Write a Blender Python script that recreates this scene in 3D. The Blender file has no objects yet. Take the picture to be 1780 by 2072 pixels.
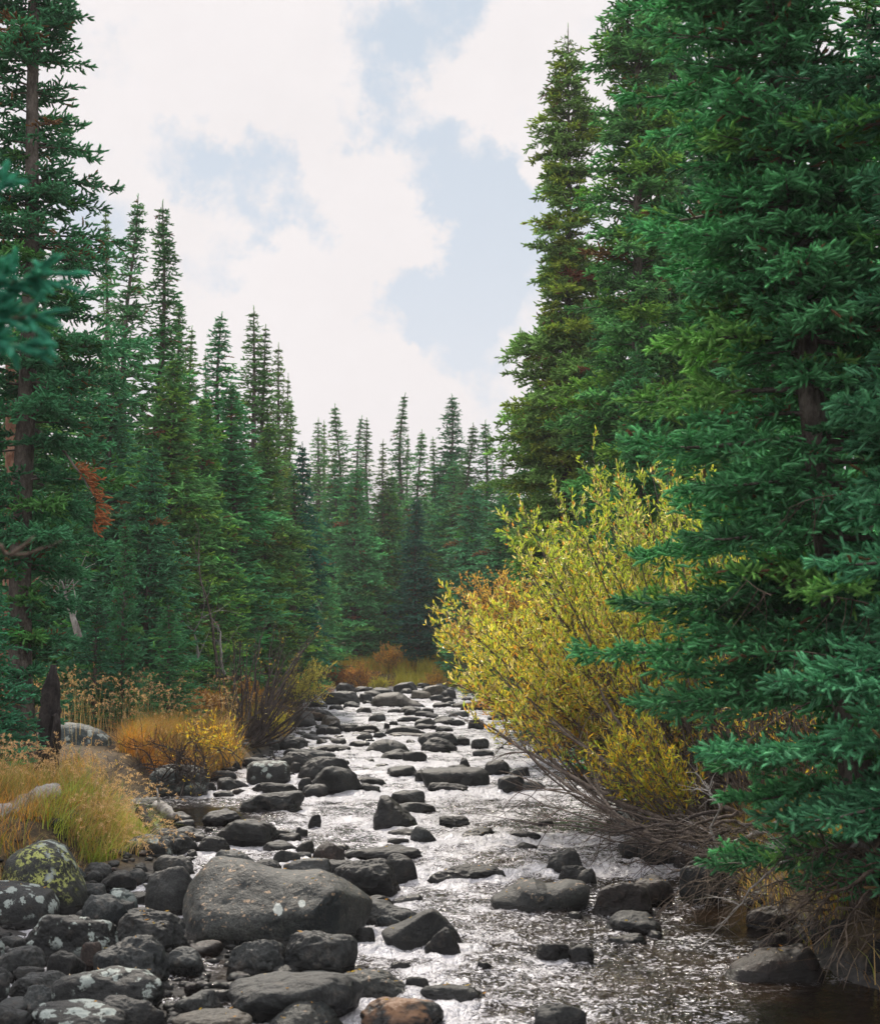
import bpy, math
import numpy as np
from mathutils import Vector
R = math.radians
sc = bpy.context.scene
col = sc.collection

# ------------------------------------------------------------------ camera
F_PX, CX, CY, VH = 3130.0, 890.0, 1036.0, 1300.0      # a 1780 x 2072 picture: focal length, centre, row of the horizon
CAM_Z = 2.0
PITCH = math.atan((VH - CY) / F_PX)
SLOPE = 0.012                                          # the stream falls towards the camera
cam = bpy.data.cameras.new('camera')
cam.sensor_fit = 'VERTICAL'; cam.sensor_height = 24.0; cam.sensor_width = 20.6
cam.lens = F_PX / 2072 * 24.0
cam.clip_start = 0.05; cam.clip_end = 6000
cam.dof.use_dof = True; cam.dof.focus_distance = 15.5; cam.dof.aperture_fstop = 3.0
co = bpy.data.objects.new('camera', cam); col.objects.link(co)
co.location = (0, 0, CAM_Z); co.rotation_euler = (R(90) + PITCH, 0, 0)
sc.camera = co

# ------------------------------------------------------------------ world, sun, exposure
SUN_AZ, SUN_EL = R(-14), R(44)
w = bpy.data.worlds.new('World'); sc.world = w; w.use_nodes = True
nt = w.node_tree; nt.nodes.clear()
def N(tree, t, **kw):
    n = tree.nodes.new(t)
    for k, v in kw.items():
        if k == 'inp':
            for a, b in v.items(): n.inputs[a].default_value = b
        else: setattr(n, k, v)
    return n
def L(tree, a, b): tree.links.new(a, b)
def math_node(tree, op, a, b=None, clamp=False):
    n = N(tree, 'ShaderNodeMath', operation=op, use_clamp=clamp)
    for i, x in enumerate((a, b)):
        if x is None: continue
        if isinstance(x, (int, float)): n.inputs[i].default_value = x
        else: L(tree, x, n.inputs[i])
    return n.outputs[0]
def ray(u, v):
    x, y = (u - CX) / F_PX, -(v - CY) / F_PX
    c, s = math.cos(PITCH), math.sin(PITCH)
    d = np.array([x, c - y * s, s + y * c]); return d / np.linalg.norm(d)
tc = N(nt, 'ShaderNodeTexCoord')
n1 = N(nt, 'ShaderNodeTexNoise', inp={'Scale': 17.0, 'Detail': 10.0, 'Roughness': 0.62, 'Distortion': 0.1})
n2 = N(nt, 'ShaderNodeTexNoise', inp={'Scale': 2.6, 'Detail': 4.0, 'Roughness': 0.5})
wn_ = N(nt, 'ShaderNodeTexNoise', inp={'Scale': 13.0, 'Detail': 6.0, 'Roughness': 0.62}); L(nt, tc.outputs['Generated'], wn_.inputs['Vector'])
ws_ = N(nt, 'ShaderNodeVectorMath', operation='MULTIPLY_ADD'); L(nt, wn_.outputs['Color'], ws_.inputs[0]); ws_.inputs[1].default_value = (.11, .11, .11); ws_.inputs[2].default_value = (-.055, -.055, -.055)
wd_ = N(nt, 'ShaderNodeVectorMath', operation='ADD'); L(nt, tc.outputs['Generated'], wd_.inputs[0]); L(nt, ws_.outputs[0], wd_.inputs[1])
wq_ = N(nt, 'ShaderNodeVectorMath', operation='NORMALIZE'); L(nt, wd_.outputs[0], wq_.inputs[0]); wd_ = wq_
L(nt, tc.outputs['Generated'], n1.inputs['Vector']); L(nt, tc.outputs['Generated'], n2.inputs['Vector'])
dens = math_node(nt, 'ADD', math_node(nt, 'MULTIPLY', math_node(nt, 'SUBTRACT', n1.outputs['Fac'], 0.5), 5.5),
                 math_node(nt, 'MULTIPLY', math_node(nt, 'SUBTRACT', n2.outputs['Fac'], 0.45), 2.0))
dens = math_node(nt, 'ADD', dens, 0.36)
# gaps of blue (negative) and banks of cloud (positive), each a soft spot round one direction of the sky
SPOTS = [(345,290,70,-1.1),(430,390,85,-1.1),(530,375,80,-1.1),(600,410,60,-.8),(735,45,60,-.6),(860,20,70,-.7),(795,110,50,-.6),
         (765,205,55,-.6),(700,275,55,-.6),(850,250,60,-.7),(900,330,70,-.9),(965,410,80,-.9),(1000,500,90,-1.0),(960,585,85,-1.0),
         (860,610,75,-.9),(770,625,70,-1.0),(850,665,60,-.8),(930,700,80,-.9),(990,760,70,-.8),(385,555,60,-.7),(440,590,40,-.4),
         (170,470,60,-.6),(500,600,30,-.4),(740,700,45,-.7),(1040,430,60,-.6),
         (500,180,230,.7),(820,430,120,.8),(690,500,150,.7),(560,640,120,.6),(650,760,130,.9),(845,780,115,1.3),(1080,200,130,.8),
         (450,700,80,.7),(940,130,70,.6),(980,840,60,.5),(560,300,110,.4),(900,960,330,.25)]
for (u, v, r, k) in SPOTS:
    d = ray(u, v)
    dp = N(nt, 'ShaderNodeVectorMath', operation='DOT_PRODUCT'); L(nt, wd_.outputs[0], dp.inputs[0]); dp.inputs[1].default_value = tuple(d)
    mr = N(nt, 'ShaderNodeMapRange', interpolation_type='SMOOTHSTEP')
    L(nt, dp.outputs['Value'], mr.inputs['Value'])
    mr.inputs['From Min'].default_value = math.cos(1.6 * r / F_PX); mr.inputs['From Max'].default_value = 1.0
    mr.inputs['To Min'].default_value = 0.0; mr.inputs['To Max'].default_value = k * 1.15
    dens = math_node(nt, 'ADD', dens, mr.outputs['Result'])
cov = N(nt, 'ShaderNodeMapRange', interpolation_type='SMOOTHSTEP'); L(nt, dens, cov.inputs['Value'])
cov.inputs['From Min'].default_value = -0.85; cov.inputs['From Max'].default_value = 0.75
sky = N(nt, 'ShaderNodeTexSky', sky_type='NISHITA', sun_disc=False, sun_elevation=SUN_EL, sun_rotation=SUN_AZ, altitude=2800)
sky.air_density = 1.0; sky.dust_density = 0.6
sk = N(nt, 'ShaderNodeMix', data_type='RGBA', blend_type='MULTIPLY'); sk.inputs['Factor'].default_value = 1
L(nt, sky.outputs['Color'], sk.inputs['A']); sk.inputs['B'].default_value = (0.1, 0.1, 0.1, 1)
pale = N(nt, 'ShaderNodeMix', data_type='RGBA'); pale.inputs['Factor'].default_value = 0.70      # thin high veil over the blue
L(nt, sk.outputs['Result'], pale.inputs['A']); pale.inputs['B'].default_value = (0.48, 0.62, 0.71, 1)
n3 = N(nt, 'ShaderNodeTexNoise', inp={'Scale': 9.0, 'Detail': 8.0, 'Roughness': 0.6}); L(nt, tc.outputs['Generated'], n3.inputs['Vector'])
cl = N(nt, 'ShaderNodeMix', data_type='RGBA'); L(nt, n3.outputs['Fac'], cl.inputs['Factor'])
cl.inputs['A'].default_value = (0.72, 0.69, 0.695, 1); cl.inputs['B'].default_value = (0.93, 0.885, 0.885, 1)
mx = N(nt, 'ShaderNodeMix', data_type='RGBA'); L(nt, cov.outputs['Result'], mx.inputs['Factor'])
L(nt, pale.outputs['Result'], mx.inputs['A']); L(nt, cl.outputs['Result'], mx.inputs['B'])
# clouds glow towards the sun above the frame; fill is added to the unseen sky overhead and behind
sx_ = N(nt, 'ShaderNodeVectorMath', operation='DOT_PRODUCT'); L(nt, tc.outputs['Generated'], sx_.inputs[0])
sx_.inputs[1].default_value = (math.sin(SUN_AZ) * math.cos(SUN_EL), math.cos(SUN_AZ) * math.cos(SUN_EL), math.sin(SUN_EL))
glow = N(nt, 'ShaderNodeMapRange', interpolation_type='SMOOTHSTEP'); L(nt, sx_.outputs['Value'], glow.inputs['Value'])
for a_, b_ in (('From Min', .935), ('From Max', 1.0), ('To Min', 1.0), ('To Max', 3.4)): glow.inputs[a_].default_value = b_
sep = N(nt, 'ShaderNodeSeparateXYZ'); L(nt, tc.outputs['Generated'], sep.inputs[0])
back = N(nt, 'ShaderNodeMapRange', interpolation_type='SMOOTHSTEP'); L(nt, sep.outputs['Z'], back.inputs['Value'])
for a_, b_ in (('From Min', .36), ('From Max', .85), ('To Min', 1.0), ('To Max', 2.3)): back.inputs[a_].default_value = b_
back_fill = N(nt, 'ShaderNodeMapRange', interpolation_type='SMOOTHSTEP'); L(nt, sep.outputs['Y'], back_fill.inputs['Value'])
for a_, b_ in (('From Min', .3), ('From Max', -.5), ('To Min', 1.0), ('To Max', 1.8)): back_fill.inputs[a_].default_value = b_
gl = math_node(nt, 'MULTIPLY', glow.outputs['Result'], math_node(nt, 'MAXIMUM', back.outputs['Result'], back_fill.outputs['Result']))
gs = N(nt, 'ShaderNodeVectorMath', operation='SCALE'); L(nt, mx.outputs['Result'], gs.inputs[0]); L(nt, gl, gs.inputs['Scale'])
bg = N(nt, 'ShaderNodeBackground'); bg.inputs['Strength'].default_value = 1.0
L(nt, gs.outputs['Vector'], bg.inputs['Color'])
wo = N(nt, 'ShaderNodeOutputWorld'); L(nt, bg.outputs['Background'], wo.inputs['Surface'])
w.cycles.sampling_method = 'MANUAL'; w.cycles.sample_map_resolution = 512

sl = bpy.data.lights.new('sun', 'SUN'); sl.energy = 4.6; sl.angle = R(1.6); sl.color = (1.0, 0.90, 0.76)
so = bpy.data.objects.new('sun', sl); col.objects.link(so)
sd = Vector((math.sin(SUN_AZ) * math.cos(SUN_EL), math.cos(SUN_AZ) * math.cos(SUN_EL), math.sin(SUN_EL)))
so.rotation_euler = sd.to_track_quat('Z', 'Y').to_euler(); so.location = (0, 0, 30)

sc.view_settings.view_transform = 'Standard'; sc.view_settings.look = 'None'
sc.view_settings.exposure = 0.12; sc.view_settings.gamma = 1.0
sc.cycles.max_bounces = 6; sc.cycles.diffuse_bounces = 3; sc.cycles.glossy_bounces = 3
sc.cycles.transmission_bounces = 3; sc.cycles.transparent_max_bounces = 8
sc.cycles.use_denoising = True; sc.cycles.sample_clamp_indirect = 6.0
sc.cycles.use_adaptive_sampling = True; sc.cycles.adaptive_threshold = 0.02

# ------------------------------------------------------------------ noise
def _h(ix, iy, iz, seed):
    n = (ix.astype(np.int64) * 374761393 + iy.astype(np.int64) * 668265263 + iz.astype(np.int64) * 2147483647 + seed * 1274126177) & 0xffffffff
    n = ((n ^ (n >> 13)) * 1274126177) & 0xffffffff
    n = ((n ^ (n >> 16)) * 2246822519) & 0xffffffff
    return ((n ^ (n >> 15)) & 0xffffff) / float(0xffffff) * 2 - 1
def vnoise(p, seed=0):
    i = np.floor(p).astype(np.int64); f = p - i; f = f * f * f * (f * (f * 6 - 15) + 10)
    x, y, z = i[..., 0], i[..., 1], i[..., 2]; fx, fy, fz = f[..., 0], f[..., 1], f[..., 2]
    def c(a, b, d): return _h(x + a, y + b, z + d, seed)
    x00 = c(0,0,0)*(1-fx)+c(1,0,0)*fx; x10 = c(0,1,0)*(1-fx)+c(1,1,0)*fx
    x01 = c(0,0,1)*(1-fx)+c(1,0,1)*fx; x11 = c(0,1,1)*(1-fx)+c(1,1,1)*fx
    return (x00*(1-fy)+x10*fy)*(1-fz)+(x01*(1-fy)+x11*fy)*fz
_ROT = np.array([[.78, .50, .375], [-.60, .76, .25], [-.16, -.42, .893]])
_ROT, _ = np.linalg.qr(_ROT)
def fbm(p, o=4, seed=0, g=0.5, l=2.03):
    s = 0; a = 1.0; t = 0
    for k in range(o):
        p = p @ _ROT
        s = s + a * vnoise(p, seed + k * 17); t += a; a *= g; p = p * l + 13.7
    return s / t
def smooth(a, b, x):
    t = np.clip((x - a) / (b - a), 0, 1); return t * t * (3 - 2 * t)
def rs(seed): return np.random.RandomState(seed)

# ------------------------------------------------------------------ mesh helpers
def mesh(name, V, F, mat=None, colr=None, sm=False, attr=None):
    """V (n,3); F list of (m,3)/(m,4) index arrays; colr (n,3) vertex colours."""
    V = np.asarray(V, dtype=np.float32).reshape(-1, 3)
    Fs = [np.asarray(f, dtype=np.int32) for f in (F if isinstance(F, list) else [F]) if len(f)]
    me = bpy.data.meshes.new(name)
    me.vertices.add(len(V)); me.vertices.foreach_set('co', V.ravel())
    idx = np.concatenate([f.ravel() for f in Fs]); tot = np.concatenate([np.full(len(f), f.shape[1], np.int32) for f in Fs])
    st = np.concatenate([[0], np.cumsum(tot)[:-1]]).astype(np.int32)
    me.loops.add(len(idx)); me.loops.foreach_set('vertex_index', idx)
    me.polygons.add(len(tot)); me.polygons.foreach_set('loop_start', st)
    if sm: me.polygons.foreach_set('use_smooth', np.ones(len(tot), bool))
    else: me.polygons.foreach_set('use_smooth', np.zeros(len(tot), bool))
    if colr is not None:
        a = me.color_attributes.new('col', 'FLOAT_COLOR', 'POINT')
        c = np.ones((len(V), 4), np.float32); c[:, :3] = colr; a.data.foreach_set('color', c.ravel())
    for k, x in (attr or {}).items():
        a = me.attributes.new(k, 'FLOAT', 'POINT'); a.data.foreach_set('value', np.asarray(x, np.float32))
    me.update(calc_edges=True)
    if mat: me.materials.append(mat)
    return me
def obj(name, me, parent=None, loc=None, rz=None, scale=None):
    o = bpy.data.objects.new(name, me); col.objects.link(o)
    if parent: o.parent = parent
    if loc is not None: o.location = [float(x) for x in loc]
    if rz is not None: o.rotation_euler = (0, 0, float(rz))
    if scale is not None: o.scale = [float(x) for x in scale]
    return o
def tag(o, label=None, cat=None, group=None, kind=None):
    if label: o['label'] = label
    if cat: o['category'] = cat
    if group: o['group'] = group
    if kind: o['kind'] = kind
    return o
class MB:
    def __init__(s): s.V = []; s.F = {3: [], 4: []}; s.C = []; s.n = 0
    def add(s, V, F, c=None):
        V = np.asarray(V, float).reshape(-1, 3)
        for f in (F if isinstance(F, list) else [F]):
            f = np.asarray(f)
            if len(f): s.F[f.shape[1]].append(f + s.n)
        s.V.append(V); s.n += len(V)
        if c is not None: s.C.append(np.broadcast_to(np.asarray(c, float), (len(V), 3)))
    def mesh(s, name, mat, sm=False):
        return mesh(name, np.concatenate(s.V), [np.concatenate(s.F[k]) for k in (3, 4) if s.F[k]], mat,
                    np.concatenate(s.C) if s.C else None, sm)
def tube(P, rad, sides=6):
    P = np.asarray(P, float); n = len(P); rad = np.broadcast_to(np.asarray(rad, float), (n,))
    T = np.gradient(P, axis=0); T /= np.linalg.norm(T, axis=1, keepdims=True) + 1e-9
    ref = np.array([0, 0, 1.0]) if abs(T[:, 2]).mean() < 0.8 else np.array([1.0, 0, 0])
    A = np.cross(T, ref); A /= np.linalg.norm(A, axis=1, keepdims=True) + 1e-9; B = np.cross(T, A)
    th = np.linspace(0, 2 * np.pi, sides, endpoint=False)
    V = P[:, None] + rad[:, None, None] * (np.cos(th)[None, :, None] * A[:, None] + np.sin(th)[None, :, None] * B[:, None])
    i = np.arange(n - 1)[:, None] * sides; j = np.arange(sides)[None]; k = (j + 1) % sides
    F = np.stack([i + j, i + k, i + sides + k, i + sides + j], -1).reshape(-1, 4)
    V = np.concatenate([V.reshape(-1, 3), P[-1:]]); e = n * sides
    cap = np.stack([(n - 1) * sides + np.arange(sides), (n - 1) * sides + (np.arange(sides) + 1) % sides, np.full(sides, e)], -1)
    return V, [F, cap]
def bez(p, n):
    """smooth curve through control points (Catmull-Rom)"""
    p = np.asarray(p, float); q = np.vstack([2 * p[0] - p[1], p, 2 * p[-1] - p[-2]])
    out = []; m = len(p) - 1
    for t in np.linspace(0, m, n):
        i = min(int(t), m - 1); f = t - i; a, b, c, d = q[i:i + 4]
        out.append(0.5 * ((2 * b) + (-a + c) * f + (2 * a - 5 * b + 4 * c - d) * f * f + (-a + 3 * b - 3 * c + d) * f ** 3))
    return np.array(out)
def unit(v): return v / (np.linalg.norm(v, axis=-1, keepdims=True) + 1e-9)

# ------------------------------------------------------------------ places
def water_z(y): return SLOPE * y
def P(u, v, dz=0.0):
    """the point of the stream's level (plus dz) that pixel (u, v) of a 1780 x 2072 picture sees"""
    d = ray(u, v); t = (CAM_Z - dz) / (SLOPE * d[1] - d[2])
    return np.array([d[0] * t, d[1] * t, CAM_Z + d[2] * t])
def at(u, v, D):
    d = ray(u, v); return np.array([0, 0, CAM_Z]) + d * (D / d[1])
YK = np.array([-30, 5, 8, 9.5, 11, 13, 14.5, 16, 18, 19.5, 22, 25, 30, 36, 42, 48, 60])
XL = np.array([-3.6,-3.6,-3.4,-3.3,-3.1,-2.55,-2.75,-3.3,-3.45,-3.2,-2.75,-2.6,-2.9,-3.4,-4.2,-4.6,-4.8])
XR = np.array([2.6,2.6,2.55,2.25,2.2,2.3,2.45,2.35,2.4,2.4,2.4,2.4,2.3,2.2,2.1,2.2,2.4])
def ground(x, y, fine=True):
    x = np.asarray(x, float); y = np.asarray(y, float)
    xl = np.interp(y, YK, XL); xr = np.interp(y, YK, XR)
    p = np.stack([x, y, x * 0], -1)
    wob = fbm(p * 0.9, 3, 5) * 0.25
    dl = xl - x + wob; dr = x - xr + wob                # > 0 outside the stream
    far = (y - 50.0) + fbm(p * 0.5, 3, 9) * 0.8         # the far bank closes the view of the stream
    d = np.maximum(np.maximum(dl, dr), far * 0.8)
    bank = 0.45 * smooth(-0.1, 0.55, d) + 0.35 * smooth(0.5, 5, d) + 0.6 * smooth(4, 18, d)
    bed = -0.16 * smooth(0.0, -0.6, d)
    # a bar of stones in the left foreground
    bar = 0.17 * smooth(-0.5, -1.3, x + 0.03 * (y - 8)) * smooth(15.5, 12.5, y) * smooth(0.1, -0.1, d)
    h = water_z(np.clip(y, -40, 120)) + bank + bed + bar - 0.02
    h = h + fbm(p * 0.35, 4, 21) * 0.22 * smooth(0.4, 3, d) + (fbm(p * 3.1, 3, 33) * 0.035 if fine else 0)
    return h
def gz(x, y): return float(ground(np.array([x]), np.array([y]))[0])
# ------------------------------------------------------------------ materials
def mat(name):
    m = bpy.data.materials.new(name); m.use_nodes = True; t = m.node_tree; t.nodes.clear()
    o = N(t, 'ShaderNodeOutputMaterial'); return m, t, o
def mixc(t, fac, a, b, mode='MIX'):
    n = N(t, 'ShaderNodeMix', data_type='RGBA', blend_type=mode)
    for s, x in (('Factor', fac), ('A', a), ('B', b)):
        if isinstance(x, (int, float)): n.inputs[s].default_value = x
        elif isinstance(x, tuple): n.inputs[s].default_value = (*x, 1)
        else: L(t, x, n.inputs[s])
    return n.outputs['Result']
def ramp(t, v, lo, hi, a=0.0, b=1.0):
    n = N(t, 'ShaderNodeMapRange', interpolation_type='SMOOTHSTEP'); L(t, v, n.inputs['Value'])
    n.inputs['From Min'].default_value = lo; n.inputs['From Max'].default_value = hi
    n.inputs['To Min'].default_value = a; n.inputs['To Max'].default_value = b; return n.outputs['Result']
def noise(t, vec, scale, detail=4, rough=0.55, dist=0.0):
    n = N(t, 'ShaderNodeTexNoise', inp={'Scale': scale, 'Detail': detail, 'Roughness': rough, 'Distortion': dist}); L(t, vec, n.inputs['Vector']); return n.outputs['Fac']
def leafy(name, trans=0.3, rough=0.5, spec=0.3, vary=0.12, through=(1.5, 1.35, 0.7)):
    m, t, o = mat(name)
    a = N(t, 'ShaderNodeAttribute', attribute_name='col'); oi = N(t, 'ShaderNodeObjectInfo')
    hs = N(t, 'ShaderNodeHueSaturation'); L(t, a.outputs['Color'], hs.inputs['Color'])
    L(t, ramp(t, oi.outputs['Random'], 0, 1, 0.5 - vary * 0.16, 0.5 + vary * 0.16), hs.inputs['Hue'])
    r2 = math_node(t, 'FRACT', math_node(t, 'MULTIPLY', oi.outputs['Random'], 7.31))
    L(t, ramp(t, r2, 0, 1, 1 - vary * 1.6, 1 + vary * 1.6), hs.inputs['Value'])
    p = N(t, 'ShaderNodeBsdfPrincipled', inp={'Roughness': rough, 'Specular IOR Level': spec}); L(t, hs.outputs['Color'], p.inputs['Base Color'])
    tr = N(t, 'ShaderNodeBsdfTranslucent'); L(t, mixc(t, 1.0, hs.outputs['Color'], through, 'MULTIPLY'), tr.inputs['Color'])
    mx = N(t, 'ShaderNodeMixShader'); mx.inputs[0].default_value = trans
    L(t, p.outputs[0], mx.inputs[1]); L(t, tr.outputs[0], mx.inputs[2]); L(t, mx.outputs[0], o.inputs['Surface']); return m
M = {}
M['needle'] = leafy('spruce_needles', 0.34, 0.75, 0.15, 0.12, (0.9, 1.3, 0.8))
M['leaf'] = leafy('willow_leaves', 0.5, 0.4, 0.4, 0.05)
M['grass'] = leafy('dry_grass', 0.4, 0.5, 0.3, 0.03)
def bark(name, a, b, scale=9.0):
    m, t, o = mat(name); g = N(t, 'ShaderNodeNewGeometry')
    mp = N(t, 'ShaderNodeMapping'); mp.inputs['Scale'].default_value = (1, 1, 0.45); L(t, g.outputs['Position'], mp.inputs['Vector'])
    n = noise(t, mp.outputs[0], scale, 6, 0.7); n2_ = noise(t, mp.outputs[0], scale * 6, 3, 0.6)
    c = mixc(t, ramp(t, n, 0.35, 0.65), a, b); c = mixc(t, ramp(t, n2_, 0.3, 0.7, 0.0, 0.6), c, mixc(t, 1.0, c, (0.45, 0.42, 0.4), 'MULTIPLY'))
    p = N(t, 'ShaderNodeBsdfPrincipled', inp={'Roughness': 0.85, 'Specular IOR Level': 0.25}); L(t, c, p.inputs['Base Color'])
    bp = N(t, 'ShaderNodeBump', inp={'Strength': 0.8, 'Distance': 0.02}); L(t, n2_, bp.inputs['Height']); L(t, bp.outputs[0], p.inputs['Normal'])
    L(t, p.outputs[0], o.inputs['Surface']); return m
M['bark'] = bark('spruce_bark', (0.06, 0.05, 0.042), (0.19, 0.165, 0.145))
M['bark_red'] = bark('pine_bark', (0.16, 0.075, 0.045), (0.34, 0.2, 0.14))
M['twig_dark'] = bark('dark_twigs', (0.03, 0.022, 0.02), (0.10, 0.08, 0.07), 14)
M['twig'] = bark('willow_bark', (0.075, 0.055, 0.045), (0.2, 0.165, 0.14), 14)
M['deadwood'] = bark('weathered_wood', (0.2, 0.185, 0.17), (0.48, 0.46, 0.44), 7)
M['darkwood'] = bark('charred_wood', (0.012, 0.010, 0.010), (0.05, 0.042, 0.04), 14)
M['rootwood'] = bark('washed_roots', (0.06, 0.046, 0.036), (0.23, 0.18, 0.14), 10)

def rock_mat(name, dark, light, tint=(0.10, 0.075, 0.055), lichen=0.0, yellow=0.0, warm=0.55, spots=0.0, rust=0.0, discs=()):
    dark = (dark[0] * .50, dark[1] * .60, dark[2] * .63); light = (light[0] * .62, light[1] * .70, light[2] * .72); tint = tuple(x * .85 for x in tint)
    m, t, o = mat(name); g = N(t, 'ShaderNodeNewGeometry'); oi = N(t, 'ShaderNodeObjectInfo')
    off = N(t, 'ShaderNodeVectorMath', operation='ADD'); L(t, g.outputs['Position'], off.inputs[0])
    cb = N(t, 'ShaderNodeCombineXYZ'); r_ = math_node(t, 'MULTIPLY', oi.outputs['Random'], 40.0)
    for i in range(3): L(t, r_, cb.inputs[i])
    L(t, cb.outputs[0], off.inputs[1]); v = off.outputs[0]
    big = noise(t, v, 2.6, 5, 0.6); mid = noise(t, v, 11, 6, 0.72); fin = noise(t, v, 70, 4, 0.7)
    c = mixc(t, ramp(t, math_node(t, 'ADD', math_node(t, 'MULTIPLY', big, .6), math_node(t, 'MULTIPLY', mid, .4)), 0.40, 0.60), dark, light)
    c = mixc(t, ramp(t, mid, 0.52, 0.72, 0, warm), c, tint)
    c = mixc(t, ramp(t, fin, 0.32, 0.68), mixc(t, 1.0, c, (0.45, 0.45, 0.47), 'MULTIPLY'), mixc(t, 1.0, c, (1.7, 1.68, 1.62), 'MULTIPLY'))
    vv = ramp(t, math_node(t, 'FRACT', math_node(t, 'MULTIPLY', oi.outputs['Random'], 5.7)), 0, 1, 0.32, 0.70)
    c = mixc(t, 1.0, c, N(t, 'ShaderNodeCombineColor').outputs[0], 'MULTIPLY') if False else c
    hs = N(t, 'ShaderNodeHueSaturation'); L(t, c, hs.inputs['Color']); L(t, vv, hs.inputs['Value']); c = hs.outputs[0]
    # pale lichen discs, mostly on the upper faces
    nz = N(t, 'ShaderNodeSeparateXYZ'); L(t, g.outputs['Normal'], nz.inputs[0])
    up = ramp(t, nz.outputs['Z'], -0.1, 0.5)
    ps = N(t, 'ShaderNodeSeparateXYZ'); L(t, g.outputs['Position'], ps.inputs[0])
    above = math_node(t, 'SUBTRACT', ps.outputs['Z'], math_node(t, 'MULTIPLY', ps.outputs['Y'], SLOPE))
    dry = ramp(t, above, 0.05, 0.13)
    if lichen > 0:
        vo = N(t, 'ShaderNodeTexVoronoi', inp={'Scale': 10.5, 'Randomness': 1.0})
        dv = N(t, 'ShaderNodeVectorMath', operation='ADD'); L(t, v, dv.inputs[0])
        nn = N(t, 'ShaderNodeTexNoise', inp={'Scale': 16.0, 'Detail': 4.0, 'Roughness': 0.7}); L(t, v, nn.inputs['Vector'])
        sc_ = N(t, 'ShaderNodeVectorMath', operation='SCALE'); sc_.inputs['Scale'].default_value = 0.12; L(t, nn.outputs['Color'], sc_.inputs[0]); L(t, sc_.outputs[0], dv.inputs[1])
        L(t, dv.outputs[0], vo.inputs['Vector'])
        sp = ramp(t, vo.outputs['Distance'], 0.43, 0.36)
        area = ramp(t, noise(t, v, 1.7, 3, 0.5), 0.62 - lichen * 0.25, 0.66 - lichen * 0.25)
        f = math_node(t, 'MULTIPLY', math_node(t, 'MULTIPLY', sp, area), math_node(t, 'MULTIPLY', ramp(t, nz.outputs['Z'], -0.35, 0.15), dry))
        f = math_node(t, 'MULTIPLY', f, ramp(t, fin, 0.25, 0.5, 0.55, 0.95))
        c = mixc(t, f, c, (0.27, 0.31, 0.29))
    if yellow > 0:
        n4 = noise(t, v, 34, 5, 0.7, .4); f = math_node(t, 'MULTIPLY', math_node(t, 'MULTIPLY', ramp(t, n4, 0.5, 0.55), ramp(t, noise(t, v, 5, 3, .6), .40, .52)), math_node(t, 'MULTIPLY', up, dry))
        c = mixc(t, math_node(t, 'MULTIPLY', f, yellow), c, (0.33, 0.36, 0.10))
    if spots > 0:
        n5 = noise(t, v, 26, 3, 0.6); c = mixc(t, math_node(t, 'MULTIPLY', ramp(t, n5, 0.6, 0.68, 0, spots), math_node(t, 'MULTIPLY', up, dry)), c, (0.36, 0.25, 0.16))
    if rust > 0:
        c = mixc(t, math_node(t, 'MULTIPLY', ramp(t, noise(t, v, 5, 4, 0.6), 0.48, 0.6, 0, rust), up), c, (0.22, 0.125, 0.07))
    for (x_, z_, r_d) in discs:      # single round white lichens
        sb = N(t, 'ShaderNodeVectorMath', operation='MULTIPLY_ADD'); L(t, g.outputs['Position'], sb.inputs[0]); sb.inputs[1].default_value = (1, 0, 1); sb.inputs[2].default_value = (-x_, 0, -z_)
        ln_ = N(t, 'ShaderNodeVectorMath', operation='LENGTH'); L(t, sb.outputs[0], ln_.inputs[0])
        e_ = math_node(t, 'ADD', ln_.outputs['Value'], math_node(t, 'MULTIPLY', math_node(t, 'SUBTRACT', noise(t, v, 30, 4, .7), 0.5), r_d * 1.6))
        c = mixc(t, ramp(t, e_, r_d * 1.12, r_d * .9, 0, .9), c, (0.42, 0.45, 0.42))
    wn = math_node(t, 'ADD', above, math_node(t, 'MULTIPLY', math_node(t, 'SUBTRACT', big, 0.5), 0.10))
    wet = ramp(t, wn, 0.075, 0.035)
    c = mixc(t, wet, c, mixc(t, 1.0, c, (0.33, 0.31, 0.30), 'MULTIPLY'))
    p = N(t, 'ShaderNodeBsdfPrincipled', inp={'Specular IOR Level': 0.28}); L(t, c, p.inputs['Base Color'])
    L(t, ramp(t, wet, 0, 1, 0.55, 0.2), p.inputs['Roughness'])
    hgt = math_node(t, 'ADD', math_node(t, 'MULTIPLY', mid, 1.0), math_node(t, 'MULTIPLY', fin, 0.25))
    bp = N(t, 'ShaderNodeBump', inp={'Strength': 0.65, 'Distance': 0.035}); L(t, hgt, bp.inputs['Height']); L(t, bp.outputs[0], p.inputs['Normal'])
    L(t, p.outputs[0], o.inputs['Surface']); return m
M['rock'] = rock_mat('dark_river_rock', (0.018, 0.019, 0.020), (0.066, 0.064, 0.062))
M['rock_pale'] = rock_mat('pale_river_rock', (0.045, 0.049, 0.052), (0.13, 0.128, 0.125), tint=(0.2, 0.15, 0.11))
M['rock_tan'] = rock_mat('tan_river_rock', (0.09, 0.07, 0.055), (0.22, 0.175, 0.14), tint=(0.3, 0.2, 0.13))
M['rock_red'] = rock_mat('reddish_river_rock', (0.035, 0.023, 0.02), (0.095, 0.062, 0.052), tint=(0.2, 0.10, 0.07))
M['rock_lichen'] = rock_mat('lichen_rock', (0.020, 0.021, 0.022), (0.065, 0.065, 0.064), lichen=1.0)
M['rock_wet'] = rock_mat('black_wet_rock', (0.012, 0.012, 0.013), (0.035, 0.035, 0.036))
M['rock_moss'] = rock_mat('mossy_rock', (0.022, 0.027, 0.022), (0.075, 0.08, 0.07), lichen=0.5, yellow=0.95)
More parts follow.
